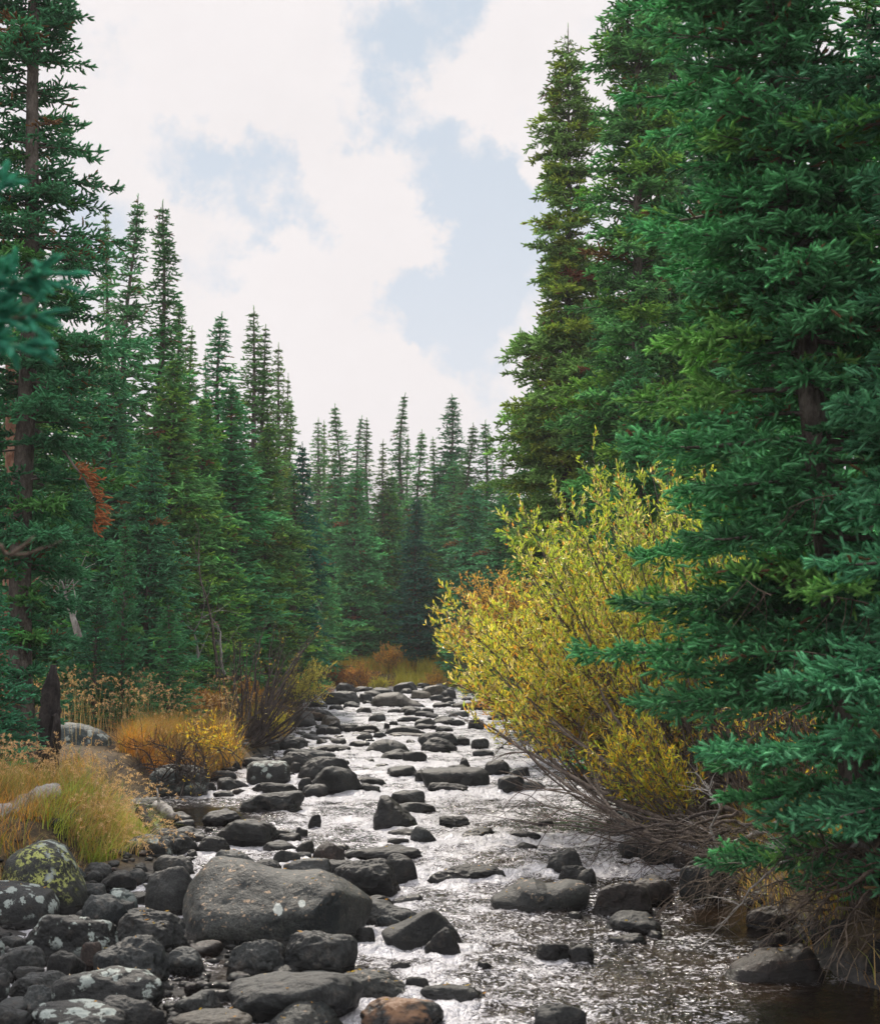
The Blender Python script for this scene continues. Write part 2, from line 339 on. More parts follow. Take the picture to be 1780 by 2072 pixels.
M['rock_big'] = rock_mat('big_boulder_rock', (0.026, 0.032, 0.034), (0.092, 0.088, 0.08), spots=0.75, warm=0.4)
M['rock_hero'] = rock_mat('largest_boulder_rock', (0.022, 0.028, 0.030), (0.088, 0.084, 0.076), spots=0.9, warm=0.5, discs=[(*at(554, 1854, 9.55)[[0, 2]], .030), (*at(603, 1843, 9.55)[[0, 2]], .020)])
M['rock_blue'] = rock_mat('blue_grey_rock', (0.05, 0.068, 0.07), (0.14, 0.165, 0.16), lichen=0.6)
M['rock_rust'] = rock_mat('rust_topped_rock', (0.03, 0.03, 0.032), (0.09, 0.09, 0.09), rust=0.9)

m, t, o = mat('forest_floor'); M['ground'] = m
g = N(t, 'ShaderNodeNewGeometry'); v = g.outputs['Position']
c = mixc(t, ramp(t, noise(t, v, 3, 6, 0.7), 0.4, 0.6), (0.045, 0.032, 0.02), (0.11, 0.08, 0.045))
c = mixc(t, ramp(t, noise(t, v, 14, 5, 0.7), 0.5, 0.65), c, (0.16, 0.11, 0.05))
ps = N(t, 'ShaderNodeSeparateXYZ'); L(t, v, ps.inputs[0])
ab = math_node(t, 'SUBTRACT', ps.outputs['Z'], math_node(t, 'MULTIPLY', ps.outputs['Y'], SLOPE))
vg = N(t, 'ShaderNodeTexVoronoi', inp={'Scale': 22.0}); L(t, v, vg.inputs['Vector'])
gc = mixc(t, ramp(t, N(t, 'ShaderNodeSeparateColor').outputs[0], 0, 1) if False else vg.outputs['Distance'], (0.03, 0.03, 0.03), (0.09, 0.085, 0.08))
c = mixc(t, ramp(t, ab, 0.04, 0.14), gc, c)
p = N(t, 'ShaderNodeBsdfPrincipled', inp={'Roughness': 0.85, 'Specular IOR Level': 0.2}); L(t, c, p.inputs['Base Color'])
bp = N(t, 'ShaderNodeBump', inp={'Strength': 0.9, 'Distance': 0.04}); L(t, noise(t, v, 18, 6, 0.75), bp.inputs['Height']); L(t, bp.outputs[0], p.inputs['Normal'])
L(t, p.outputs[0], o.inputs['Surface'])

m, t, o = mat('stream_water'); M['water'] = m
g = N(t, 'ShaderNodeNewGeometry'); v = g.outputs['Position']
mp = N(t, 'ShaderNodeMapping'); mp.inputs['Scale'].default_value = (1.0, 0.62, 1.0); L(t, v, mp.inputs['Vector'])
b1 = noise(t, mp.outputs[0], 16, 3, 0.6, 0.8); b2 = noise(t, mp.outputs[0], 52, 3, 0.6, 0.4)
at1 = N(t, 'ShaderNodeAttribute', attribute_name='rough'); at2 = N(t, 'ShaderNodeAttribute', attribute_name='foam')
hh = math_node(t, 'MULTIPLY', math_node(t, 'ADD', b1, math_node(t, 'MULTIPLY', b2, 0.30)), at1.outputs['Fac'])
bp = N(t, 'ShaderNodeBump', inp={'Strength': 1.0, 'Distance': 0.06}); L(t, hh, bp.inputs['Height'])
wc = mixc(t, ramp(t, noise(t, v, 1.3, 3, 0.5), 0.4, 0.6), (0.006, 0.004, 0.003), (0.016, 0.009, 0.004))
p = N(t, 'ShaderNodeBsdfPrincipled', inp={'Roughness': 0.09, 'IOR': 1.33, 'Specular IOR Level': 0.35}); L(t, wc, p.inputs['Base Color']); L(t, bp.outputs[0], p.inputs['Normal'])
fo = N(t, 'ShaderNodeBsdfPrincipled', inp={'Roughness': 0.3, 'Specular IOR Level': 0.8}); fo.inputs['Base Color'].default_value = (0.60, 0.59, 0.63, 1); L(t, bp.outputs[0], fo.inputs['Normal'])  # white colour for the foam and also for sun glitter painted on the waves
mq = N(t, 'ShaderNodeMapping'); mq.inputs['Scale'].default_value = (0.8, 1.0, 1.0); L(t, v, mq.inputs['Vector'])
f1 = noise(t, mq.outputs[0], 15, 6, 0.72, 1.8); f2 = noise(t, mq.outputs[0], 3.0, 3, 0.55, 0.6)
wr = math_node(t, 'ABSOLUTE', math_node(t, 'SUBTRACT', f1, 0.5))      # dark wrinkles run where the fine noise crosses its mean
mask = math_node(t, 'ADD', math_node(t, 'MULTIPLY', wr, 3.4), math_node(t, 'ADD', math_node(t, 'MULTIPLY', math_node(t, 'SUBTRACT', f2, 0.5), 1.1), math_node(t, 'SUBTRACT', at2.outputs['Fac'], 0.735)))
ff = ramp(t, mask, 0.08, 0.27, 0, 0.9)
fk = noise(t, mq.outputs[0], 30, 3, 0.6, 1.2); fk2 = noise(t, mq.outputs[0], 5, 2, .5)      # glints painted as white flecks into the dark water's colour
ff = math_node(t, 'MAXIMUM', ff, math_node(t, 'MULTIPLY', ramp(t, math_node(t, 'ADD', fk, math_node(t, 'MULTIPLY', math_node(t, 'SUBTRACT', fk2, .5), .35)), 0.575, 0.625, 0, .85), ramp(t, at1.outputs['Fac'], .15, .4)))
mx = N(t, 'ShaderNodeMixShader'); L(t, ff, mx.inputs[0]); L(t, p.outputs[0], mx.inputs[1]); L(t, fo.outputs[0], mx.inputs[2])
L(t, mx.outputs[0], o.inputs['Surface'])

m, t, o = mat('mountain_slope'); M['mountain'] = m
g = N(t, 'ShaderNodeNewGeometry'); v = g.outputs['Position']
c = mixc(t, ramp(t, noise(t, v, 0.012, 6, 0.65), 0.42, 0.6), (0.34, 0.33, 0.32), (0.55, 0.50, 0.48))
p = N(t, 'ShaderNodeBsdfPrincipled', inp={'Roughness': 0.9}); L(t, c, p.inputs['Base Color']); L(t, p.outputs[0], o.inputs['Surface'])
# ------------------------------------------------------------------ the ground: one sheet to the horizon
def axis(parts):
    a = []
    for (s, e, d) in parts: a += list(np.arange(s, e, d))
    return np.array(a + [parts[-1][1]])
def grid(xs, ys, hf):
    X, Y = np.meshgrid(xs, ys); Z = hf(X, Y); nx = len(xs); ny = len(ys)
    i = np.arange((ny - 1) * (nx - 1)); r_, c_ = i // (nx - 1), i % (nx - 1); a = r_ * nx + c_
    return np.stack([X, Y, Z], -1).reshape(-1, 3), np.stack([a, a + 1, a + nx + 1, a + nx], -1), X, Y, Z
xs = axis([(-1500, -60, 120), (-60, -12, 2), (-12, -6, .25), (-6, 6, .08), (6, 12, .25), (12, 60, 2), (60, 1500, 120)])
ys = axis([(-300, -20, 40), (-20, 5, 1), (5, 30, .09), (30, 60, .2), (60, 120, 2), (120, 1800, 120)])
V, F, *_ = grid(xs, ys, ground)
go = obj('ground', mesh('ground', V, F, M['ground'], sm=True)); tag(go, kind='structure')

# ------------------------------------------------------------------ the mountain far behind the trees
def hill(X, Y):
    a = 135 * np.exp(-((X + 70) / 130) ** 2) + 78 * np.exp(-((X - 150) / 170) ** 2) + 60 * np.exp(-((X + 330) / 180) ** 2)
    return (a + fbm(np.stack([X, Y, X * 0], -1) * 0.008, 6, 3) * 34) * smooth(1000, 1300, Y) * smooth(1760, 1400, Y) - 5
V, F, *_ = grid(np.linspace(-700, 700, 180), np.linspace(950, 1790, 100), hill)
tag(obj('mountain', mesh('mountain', V, F, M['mountain'], sm=True)), kind='structure')
# ------------------------------------------------------------------ rocks
import bmesh
_ico = {}
def ico(k):
    if k not in _ico:
        b = bmesh.new(); bmesh.ops.create_icosphere(b, subdivisions=k, radius=1.0); b.verts.ensure_lookup_table()
        _ico[k] = (np.array([v_.co[:] for v_ in b.verts]), np.array([[v_.index for v_ in f.verts] for f in b.faces])); b.free()
    return _ico[k]
def rock_shape(seed, w, d, h, ang=0.5, lvl=4, flat=0.0):
    """a convex, worn stone: w wide, d deep, its top h above its waterline, its foot below it"""
    r = rs(seed); D, F = ico(lvl)
    n = unit(r.normal(size=(int(8 + 4 * ang), 3))); n = np.vstack([n, [[r.uniform(-.25, .25), r.uniform(-.3, .1), 1.0]]]); n = unit(n)
    off = r.uniform(0.66, 1.0, len(n)); off[-1] = 0.80 - 0.3 * flat
    p = 6 + 16 * ang
    s = np.maximum(0, D @ n.T) / off
    ball = 1.0
    rr = (np.sum(s ** p, 1) + ball ** p * 0.25) ** (-1 / p)
    V = D * rr[:, None]
    V = V * (1 + (fbm(D * 1.7 + seed, 3, seed) * 0.15 + (np.abs(fbm(D * 3.3 + seed, 3, seed + 9)) - .2) * (-0.07 - .10 * ang) + fbm(D * 8 + seed, 4, seed + 5) * (0.012 + 0.018 * ang))[:, None])
    lo, hi = V.min(0), V.max(0); V = (V - (lo + hi) / 2) / ((hi - lo) / 2)
    h = h * 1.12; w = w * 1.06; hz = h * 0.80 + 0.02
    return V * np.array([w / 2, d / 2, hz]) + np.array([0, 0, h - hz]), F
def outline_shape(seed, poly, depth, lvl=6, amp=0.05, p=2.7, planes=(), ang=0.5, lean=0.25):
    """poly: the outline in metres (x, z) round the stone's foot point; depth: its thickness"""
    poly = np.array(poly, float); c = np.array([(poly[:, 0].min() + poly[:, 0].max()) / 2, poly[:, 1].min() * 0.35 + poly[:, 1].max() * 0.65 - 0.25 * (poly[:, 1].max() - poly[:, 1].min())])
    D, F = ico(lvl)
    q = poly - c; A = np.vstack([q, q[:1]])
    th = np.arctan2(D[:, 2], D[:, 0]); cs = np.sqrt(D[:, 0] ** 2 + D[:, 2] ** 2); s = D[:, 1]
    tt = np.linspace(-np.pi, np.pi, 721); e = np.stack([np.cos(tt), np.sin(tt)], -1); Rt = np.zeros(len(tt))
    for a, b in zip(A[:-1], A[1:]):
        de = b - a; den = e[:, 0] * de[1] - e[:, 1] * de[0]
        with np.errstate(divide='ignore', invalid='ignore'):
            t_ = (a[0] * de[1] - a[1] * de[0]) / den; u_ = (a[0] * e[:, 1] - a[1] * e[:, 0]) / den
        ok = (t_ > 0) & (u_ >= -1e-6) & (u_ <= 1 + 1e-6); Rt = np.where(ok, np.maximum(Rt, t_), Rt)
    k = 7; pad = np.concatenate([Rt[-k - 1:-1], Rt, Rt[1:k + 1]]); Rt = np.convolve(pad, np.hanning(2 * k + 1) / np.hanning(2 * k + 1).sum(), 'valid')
    Rm = np.exp(np.log(Rt).mean()); Rr = np.interp(th, tt, Rt)
    sm_ = smooth(0.05, 0.9, cs); Re = Rm * (1 - sm_) + Rr * sm_
    g_ = (cs ** p + np.abs(s) ** p) ** (-1 / p)
    X = Re * cs * g_ * np.cos(th); Z = Re * cs * g_ * np.sin(th); Y = s * g_ * depth / 2
    V = np.stack([X, Y, Z], -1); size = max(np.ptp(poly[:, 0]), np.ptp(poly[:, 1]))
    nn = unit(V)
    for (px, py, pz, off) in planes:            # worn facets
        nrm = unit(np.array([px, py, pz])); dist = V @ nrm - off * size
        soft = np.log1p(np.exp(np.clip(dist / (0.02 * size), -30, 30))) * 0.02 * size
        V = V - soft[:, None] * nrm * 0.93
    V = V + nn * ((fbm(V / size * 3.2 + seed, 4, seed) * amp + fbm(V / size * 14 + seed, 4, seed + 3) * amp * 0.22) * size)[:, None]
    V[:, 1] += (V[:, 2] - V[:, 2].min()) * lean       # the front leans back
    V = V + np.array([c[0], 0, c[1]])
    return V, F
REG = {1: (0, 2200, 1/1.978), 2: (800, 2200, 1/1.978), 3: (1600, 2200, 1/1.978), 4: (0, 1800, 1/1.978), 5: (700, 1850, 1/2.225), 6: (1400, 1900, 1/1.978), 0: (0, 0, 1/0.712)}
def dp(reg, x, y):
    a, b, k = REG[reg]; return (a + x * k) * 0.712, (b + y * k) * 0.712
foot = []      # (x, y, w, d, h) of every stone, for the water
ROCKS = []     # dicts for labels
def keep(o, u0, u1, v0, v1, label, phrase, matn, ang, asp):
    ROCKS.append(dict(o=o, u=(u0 + u1) / 2, v=v1, vt=v0, w=u1 - u0, h=v1 - v0, label=label, phrase=phrase, mat=matn, ang=ang))
def place_outline(reg, pts, base, depth_k, matn, label, phrase, seed, lift=0.0, **kw):
    uv = np.array([dp(reg, *p_) for p_ in pts]); ub, vb = dp(reg, *base)
    c = P(ub, vb, lift); D = c[1]
    w = np.ptp(uv[:, 0]) / F_PX * D; depth = w * depth_k
    yc = D + depth * 0.30
    poly = []
    for (u, v) in uv:
        q = at(u, v, yc); poly.append((q[0], q[2]))
    poly = np.array(poly); cx = (poly[:, 0].min() + poly[:, 0].max()) / 2; zb = water_z(yc) + lift
    lowz = zb - 0.10 * w
    poly = [(x - cx, (z - zb) if z > zb + 0.03 else lowz - zb) for x, z in poly]
    V, F = outline_shape(seed, poly, depth, **kw)
    o = obj('boulder', mesh('boulder', V, F, M[matn], sm=True), loc=(cx, yc, zb))
    tag(o, label, 'boulder'); foot.append((cx, yc, w, depth, max(z for _, z in poly)))
    keep(o, uv[:, 0].min(), uv[:, 0].max(), uv[:, 1].min(), uv[:, 1].max(), label, phrase, matn, 1, 1)
    return o
# --- the stones with an outline of their own
place_outline(1, [(972,770),(1012,665),(1060,600),(1108,552),(1145,482),(1185,470),(1240,486),(1340,502),(1450,545),(1600,575),(1780,572),(1900,620),(2010,680),(2095,735),(2090,800),(2040,880),(2000,960),(1900,1010),(1640,1015),(1400,965),(1160,965),(1080,960),(1020,880)],
  (1500, 975), 0.62, 'rock_hero', 'largest boulder of the stream, a broad slanting block speckled orange with two white lichen spots', 'largest boulder', 41, lvl=7, amp=0.035,
  p=5.0, planes=[(-0.20, -0.62, 0.75, 0.175), (0.80, -0.58, -0.12, 0.335), (-0.10, -0.97, -0.22, 0.225), (-0.85, -0.4, 0.3, 0.36)], lean=0.10)
place_outline(1, [(5,600),(40,480),(150,402),(250,388),(330,420),(390,500),(450,620),(492,720),(485,790),(430,820),(250,835),(60,800)],
  (300, 800), 0.9, 'rock_moss', 'tall rounded boulder crusted with yellow green lichen beneath the left grass', 'yellow-lichened boulder', 42, amp=0.04, lean=0.25)
place_outline(1, [(-160,650),(-60,615),(60,615),(180,640),(270,670),(312,740),(310,830),(240,885),(80,890),(-150,880)],
  (100, 872), 0.8, 'rock_lichen', 'dark boulder at the left edge with one big pale lichen patch on its face', 'patch-faced edge boulder', 43, amp=0.03, p=3.0)
place_outline(2, [(555,900),(600,868),(700,830),(800,780),(845,768),(880,785),(960,860),(1000,915),(1060,970),(1088,1000),(900,1012),(700,1000),(600,975)],
  (800, 985), 0.75, 'rock', 'dark pyramid shaped rock with a pointed top right of the largest boulder', 'dark pyramid rock', 44, amp=0.04, planes=[(0.25, -0.9, 0.1, 0.17)])
place_outline(2, [(1172,730),(1180,700),(1240,668),(1300,640),(1330,612),(1420,600),(1490,625),(1540,620),(1620,600),(1700,612),(1735,650),(1728,710),(1690,745),(1600,790),(1480,800),(1350,795),(1240,790),(1180,775)],
  (1450, 772), 0.62, 'rock_big', 'smooth two-humped grey boulder with a saddle in midstream', 'two-humped boulder', 45, amp=0.03, p=2.5)
place_outline(3, [(890,1110),(960,1075),(1040,1035),(1100,1005),(1180,995),(1240,1000),(1300,990),(1350,970),(1390,985),(1430,1040),(1475,1110),(1480,1170),(1440,1192),(1250,1165),(1000,1140),(905,1125)],
  (1250, 1155), 0.55, 'rock_red', 'long dark brown rock with a sloping tail and a hump in the right pool', 'long humped rock', 46, amp=0.03)
place_outline(5, [(1106,770),(1115,752),(1200,745),(1350,740),(1480,742),(1525,770),(1532,830),(1510,860),(1420,870),(1300,880),(1160,885),(1120,830)],
  (1320, 868), 0.8, 'rock', 'wide flat-topped slab with a wet shining top under the willow stems', 'flat-topped slab', 47, amp=0.03, p=4.0, lean=0.05)
place_outline(5, [(735,655),(760,615),(810,570),(870,556),(930,562),(1000,600),(1052,640),(1040,658),(880,660)],
  (890, 652), 0.8, 'rock', 'low triangular black rock standing alone in the midstream whitewater', 'lone triangular rock', 48, amp=0.05)
place_outline(5, [(785,335),(790,295),(830,272),(920,262),(960,258),(1000,275),(1040,310),(1110,335),(1180,350),(1120,362),(900,365),(800,360)],
  (960, 352), 0.7, 'rock_tan', 'large tan domed boulder near the head of the stream', 'tan domed boulder', 49, amp=0.04)
place_outline(5, [(808,1150),(815,1060),(830,960),(850,925),(900,925),(950,965),(1000,1015),(1060,1060),(1100,1100),(1100,1128),(1000,1130),(860,1150)],
  (960, 1122), 0.8, 'rock_wet', 'glistening black rock with water pouring over its left shoulder in the rapids', 'black pour-over rock', 50, amp=0.07)
place_outline(5, [(0,800),(0,730),(30,702),(140,700),(240,705),(272,735),(278,820),(240,845),(60,860),(5,850)],
  (140, 845), 0.8, 'rock_lichen', 'square dark boulder capped with ragged pale lichen beside the left pool', 'lichen-capped block', 51, amp=0.03, p=3.6)
place_outline(4, [(830,900),(835,800),(880,755),(960,738),(1060,742),(1130,762),(1168,815),(1165,900),(1130,925),(960,935),(850,930)],
  (1000, 918), 0.8, 'rock_blue', 'big pale blue grey boulder half under dead twigs by the left pool', 'pale poolside boulder', 52, amp=0.03)
place_outline(4, [(305,640),(310,530),(360,505),(450,512),(550,545),(610,590),(622,660),(618,740),(560,750),(400,745)],
  (500, 745), 0.7, 'rock_blue', 'tall pale boulder on the left bank beside the orange sedge', 'pale bank boulder', 53, lift=0.22, amp=0.03)
place_outline(3, [(275,250),(300,195),(360,155),(440,125),(530,122),(620,140),(700,165),(730,205),(700,260),(600,280),(480,285),(350,300),(290,285)],
  (480, 290), 0.6, 'rock_lichen', 'broad boulder dotted with pale lichen behind the willow roots on the right bank', 'root-side boulder', 54, lift=0.08, amp=0.03)

# --- the other stones: region, left, right, top, foot, angularity, material, label, short name
S, PAL, TAN, RED, LIC, WET, MOSS, BLU, RUS = 'rock', 'rock_pale', 'rock_tan', 'rock_red', 'rock_lichen', 'rock_wet', 'rock_moss', 'rock_blue', 'rock_rust'
T = [
(1,205,700,812,1030,.5,LIC,'blocky dark rock with a row of white lichen spots along its top','white-spotted block'),
(1,690,1072,795,1012,.8,S,'angular dark rock with a ridged top leaning on the foot of the largest boulder','ridged rock'),
(1,560,978,940,1175,.9,PAL,'slanting grey slab with a sharp right corner above the dark side pool','slanting grey slab'),
(1,496,606,958,1072,.6,RED,'small reddish rock wedged against the slanting grey slab','small reddish rock'),
(1,958,1187,993,1130,.7,PAL,'pale topped rock standing in the dark side pool','pale side-pool rock'),
(1,15,300,982,1112,.7,S,'wedge shaped dark rock left of the slanting grey slab near the left edge','left wedge rock'),
(1,300,518,1008,1142,.4,S,'rounded blue grey rock in front of the white-spotted block','round blue grey rock'),
(1,383,948,1110,1320,.1,LIC,'long loaf shaped boulder with pale lichen on its left end in the foreground','loaf shaped boulder'),
(1,588,965,1268,1425,.6,S,'dark hump just below the loaf shaped boulder at the bottom edge','bottom dark hump'),
(1,235,745,1308,1470,.2,'rock_lichen','pale lichen mottled boulder cut by the bottom edge on the left','pale bottom boulder'),
(1,-60,112,1133,1275,.4,LIC,'round rock with a white patch cut off by the left edge','left edge round rock'),
(1,112,440,1128,1245,.6,S,'grey ledge rock left of the loaf shaped boulder',None),
(1,178,388,1198,1315,.7,PAL,'brown grey split rock touching the left end of the loaf shaped boulder',None),
(1,-40,242,1305,1440,.5,S,'flat grey rock in the bottom left corner','bottom left corner rock'),
(1,1008,1275,1232,1365,.6,S,'black rock between the loaf shaped boulder and the bottom rounded boulder',None),
(1,1312,2044,1140,1410,.0,S,'huge smooth rounded boulder at the bottom, right of the side pool','smooth bottom boulder'),
(1,1308,1635,948,1135,1.,PAL,'pale wedge with a sharp peak below the largest boulder','pale peaked wedge'),
(1,1622,2012,913,1145,.6,S,'two-peaked brown rock at the lower right foot of the largest boulder','two-peaked rock'),
(1,1528,1942,1303,1470,.0,'rock_big','smooth brown rounded rock on the bottom edge in front of the smooth boulder','smooth brown rock'),
(1,1005,1440,1350,1480,.2,TAN,'tan rock barely rising over the bottom edge beside the smooth brown rock',None),
(1,1552,1745,1085,1152,.2,S,None,None),(1,1690,1800,1120,1165,.2,S,None,None),
(1,482,642,628,722,.4,PAL,'pale stone behind the mossy boulder in the cobble gap',None),
(1,640,808,655,748,.4,BLU,'blue grey rounded stone between the mossy and largest boulders',None),
(1,498,742,698,845,.7,PAL,'mottled grey rock just above the white-spotted block','mottled grey rock'),
(1,603,798,553,642,.9,S,'dark split rock in the cobbles below the grass overhang','dark split rock'),
(1,495,658,508,602,.1,S,'smooth dark round stone tucked under the grass overhang',None),
(1,505,610,550,625,.1,S,None,None),
(1,748,848,540,602,.0,PAL,None,None),(1,778,855,518,560,.1,S,None,None),
(1,912,1018,662,785,.3,S,'upright rounded stone leaning on the left side of the largest boulder',None),
(1,435,528,525,625,.4,BLU,'pale green stone stained by lichen against the mossy boulder',None),
(1,675,785,718,782,.5,PAL,None,None),(1,712,880,762,825,.5,PAL,None,None),(1,735,790,720,765,.3,S,None,None),
(1,840,1120,550,800,.2,S,'big smooth grey boulder half hidden behind the left flank of the largest boulder','smooth half-hidden boulder'),
(1,888,1115,474,590,.2,S,'rounded boulder behind the smooth half-hidden boulder, below the grassy bank',None),
(1,683,992,358,525,.3,LIC,'dark boulder with white lichen right of the grass overhang','overhang boulder'),
(1,858,1125,320,455,.9,S,'flat angular dark slab right of the overhang boulder','angular dark slab'),
(1,1120,1308,360,445,.4,S,None,None),
(1,1222,1572,266,402,.1,S,'large rounded whaleback rock at the water edge upstream of the largest boulder','whaleback rock'),
(1,1155,1388,207,290,.5,WET,'low black wet rock between the left pool and the whaleback rock','low black pool rock'),
(1,1368,1712,106,218,.3,S,'wide low turtle backed rock at the right side of the left pool','turtle-backed rock'),
(1,968,1102,218,265,.3,S,None,None),(1,934,985,226,264,.1,TAN,'tiny tan pebble rock at the near rim of the left pool',None),
(1,1010,1117,260,302,.2,S,None,None),(1,978,1162,303,362,.3,S,None,None),(1,748,938,273,322,.1,S,'flat oval stone at the near left rim of the left pool',None),
(1,698,812,228,292,.4,BLU,None,None),(1,1120,1180,342,375,.2,S,None,None),(1,1060,1130,430,470,.3,S,None,None),(1,990,1110,472,530,.5,S,None,None),
(1,1208,1455,438,540,.7,PAL,'flat slab lying behind the peak of the largest boulder','slab behind the peak'),
(1,1448,1605,488,556,.7,PAL,None,None),(1,1582,1868,490,620,.1,S,'smooth low mound right behind the top of the largest boulder','low mound'),
(1,1496,1702,383,448,.2,S,None,None),(1,1552,1702,433,525,.2,S,None,None),(1,1675,1778,383,460,.2,S,None,None),(1,1650,1760,445,500,.2,PAL,None,None),
(1,1280,1320,360,385,.3,S,None,None),(1,1555,1640,312,345,.5,WET,None,None),(1,1570,1700,345,388,.5,WET,None,None),
(1,700,1000,138,190,.6,S,None,None),
(1,1430,1692,52,112,.5,S,'long flat slab in front of the lichen-capped block','long flat slab'),
(1,1216,1332,98,134,.2,S,None,None),(1,1708,1852,65,135,.2,S,None,None),(1,-40,78,918,1045,.4,LIC,'rock with pale edge below the patch-faced edge boulder',None),
(1,130,290,1088,1142,.5,S,None,None),(1,-20,132,1094,1155,.4,S,None,None),(1,462,505,780,825,.3,LIC,None,None),(1,925,1010,1170,1210,.3,PAL,None,None),
(1,640,790,460,505,.3,S,None,None),(1,1165,1215,300,330,.3,S,None,None),
# region 2
(2,-158,132,110,216,.2,S,None,None),
(2,158,452,-30,112,.3,S,'large rounded black boulder upstream of the turtle-backed rock','round black boulder'),
(2,128,268,66,126,.4,PAL,'small pale rock in front of the round black boulder',None),
(2,608,805,98,172,.3,S,'low brown hump behind the black pour-over rock','low brown hump'),
(2,655,868,163,232,.2,S,'smooth long rock trailing right from the black pour-over rock','trailing smooth rock'),
(2,818,1042,53,112,.7,WET,'thin black ledge along the near side of the flat-topped slab','thin black ledge'),
(2,160,232,233,302,.7,WET,'small black fang of rock left of the black pour-over rock','black fang'),
(2,92,158,303,348,.5,WET,None,None),(2,-5,118,338,388,.5,WET,None,None),
(2,603,752,313,362,.7,WET,None,None),(2,728,872,303,394,.3,PAL,'pale streaked rounded rock below the black pour-over rock','pale streaked rock'),
(2,598,720,362,402,.5,WET,None,None),(2,888,1052,243,312,.8,WET,'jagged black rock breaking the midstream ledge','jagged ledge rock'),
(2,983,1222,308,376,.7,WET,'long black ledge the water spills over right of the jagged rock','long spill ledge'),
(2,1255,1448,328,376,.6,WET,'narrow black ledge at the right end of the spill line','right spill ledge'),
(2,1428,1522,258,295,.6,WET,'small dark triangle of rock in the smooth water by the willow stems',None),
(2,1283,1428,390,446,.5,WET,'small black wet rock in open water below the spill ledges','small black rock'),
(2,362,785,412,490,.3,S,'long low flat rock awash upstream of the wedge of midstream rocks','long awash rock'),
(2,323,388,398,428,.2,S,None,None),(2,178,365,396,512,.3,'rock_red','rounded brown cone of rock behind the largest boulder','brown cone rock'),
(2,568,762,468,610,.2,S,'rounded upright dark boulder behind the broad sloping rock','upright dark boulder'),
(2,306,668,498,675,.5,S,'broad sloping rock with a pale rounded top behind the right end of the largest boulder','broad sloping rock'),
(2,428,482,503,532,.2,S,None,None),(2,220,425,493,578,.4,S,None,None),
(2,828,1245,520,604,.5,WET,'black submerged ledge with water sheeting over it in midstream','sheeting ledge'),
(2,1480,1685,438,565,.6,WET,'slanting black rock with water streaming over it near the right bank','streaming slant rock'),
(2,1548,1702,524,604,.7,WET,'black rock touched with yellow moss behind the two-humped boulder','moss-touched black rock'),
(2,1648,1758,545,640,.6,WET,'squat black rock right behind the two-humped boulder','squat black rock'),
(2,478,632,688,745,.2,S,None,None),(2,438,805,728,862,.3,'rock','broad rock between the largest boulder and the pyramid rock','broad middle rock'),
(2,518,694,803,895,.2,PAL,None,None),(2,628,792,682,722,.4,PAL,'small flat pale rock in the foam right of the largest boulder',None),
(2,422,532,868,955,.3,S,None,None),(2,808,1000,883,1030,.6,WET,'small black rock leaning on the front of the pyramid rock','leaning black rock'),
(2,1424,1612,958,1048,.6,WET,'black splashed rock in the lower rapids, left one of a close pair','left paired rock'),
(2,1600,1738,973,1066,.6,WET,'dark brown rock in the lower rapids, right one of a close pair','right paired rock'),
(2,618,732,1060,1116,.6,WET,'small black rock poking out below the pyramid rock',None),
(2,318,718,1128,1280,.6,'rock_big','wedge of mottled rock right of the smooth bottom boulder','mottled wedge'),
(2,108,315,1116,1185,.1,S,'low rounded back of rock behind the smooth bottom boulder',None),
(2,703,832,1150,1235,.6,S,'small blocky rock at the tip of the mottled wedge','small blocky rock'),
(2,790,1165,1195,1290,.3,S,'flat wet rock barely awash near the bottom, right of the mottled wedge','flat awash rock'),
(2,458,904,1274,1440,.3,RUS,'bottom edge boulder with a rusty orange top','rusty-topped boulder'),
(2,1405,1690,1308,1450,.5,S,'grey ridge of rock at the bottom edge in the open rapids','bottom ridge rock'),
(2,1596,1672,778,815,.2,S,'tiny rock at the foot of the two-humped boulder',None),
(2,1090,1180,1060,1110,.5,WET,None,None),
# region 3
(3,153,478,623,798,.2,RED,'round dark brown boulder right of the two-humped boulder','round brown boulder'),
(3,305,602,593,752,.2,RED,'reddish boulder with fallen leaves behind the round brown boulder','leaf-strewn boulder'),
(3,633,868,528,730,.2,S,'tall egg shaped black boulder at the right bank','egg shaped boulder'),
(3,223,528,793,912,.4,S,'dark oval rock with a notched face below the round brown boulder','dark oval rock'),
(3,230,442,903,960,.6,WET,'thin black wet ledge below the dark oval rock',None),
(3,998,1262,763,872,.7,RED,'brown angular rock at the edge of the right pool below the roots','brown pool-edge rock'),
(3,1028,1305,908,1020,.6,RED,'reddish brown block in the right pool behind the long humped rock','reddish block'),
(3,1278,1472,833,972,.4,S,'dark rock half hidden by hanging twigs at the right bank',None),
(3,1462,1645,838,1035,.3,S,'rounded blue grey rock near the right edge below the root tangle','right blue grey rock'),
(3,1640,1840,958,1180,.3,S,'dark boulder cut off by the right edge','right edge boulder'),
(3,405,622,258,385,.3,RED,'reddish rounded rock between the willow roots',None),
(3,563,695,243,335,.7,RED,'small square reddish rock beside the root-side boulder',None),
(3,298,482,358,435,.3,S,None,None),(3,408,595,373,460,.2,S,None,None),(3,782,902,413,515,.3,S,'blue grey rock scattered with leaves under the root tangle',None),
(3,680,792,440,535,.4,S,None,None),(3,1205,1292,868,925,.4,S,None,None),(3,450,530,885,925,.3,S,None,None),(3,880,1000,570,650,.4,RED,None,None),
(3,600,720,470,545,.3,RED,None,None),(3,1000,1210,670,760,.5,WET,None,None),(3,440,620,455,520,.3,S,None,None),
# region 5
(5,483,718,262,342,.4,S,'large dark boulder at the left of the stream head','left stream-head boulder'),
(5,573,698,210,275,.7,S,'sharp dark wedge behind the left stream-head boulder',None),
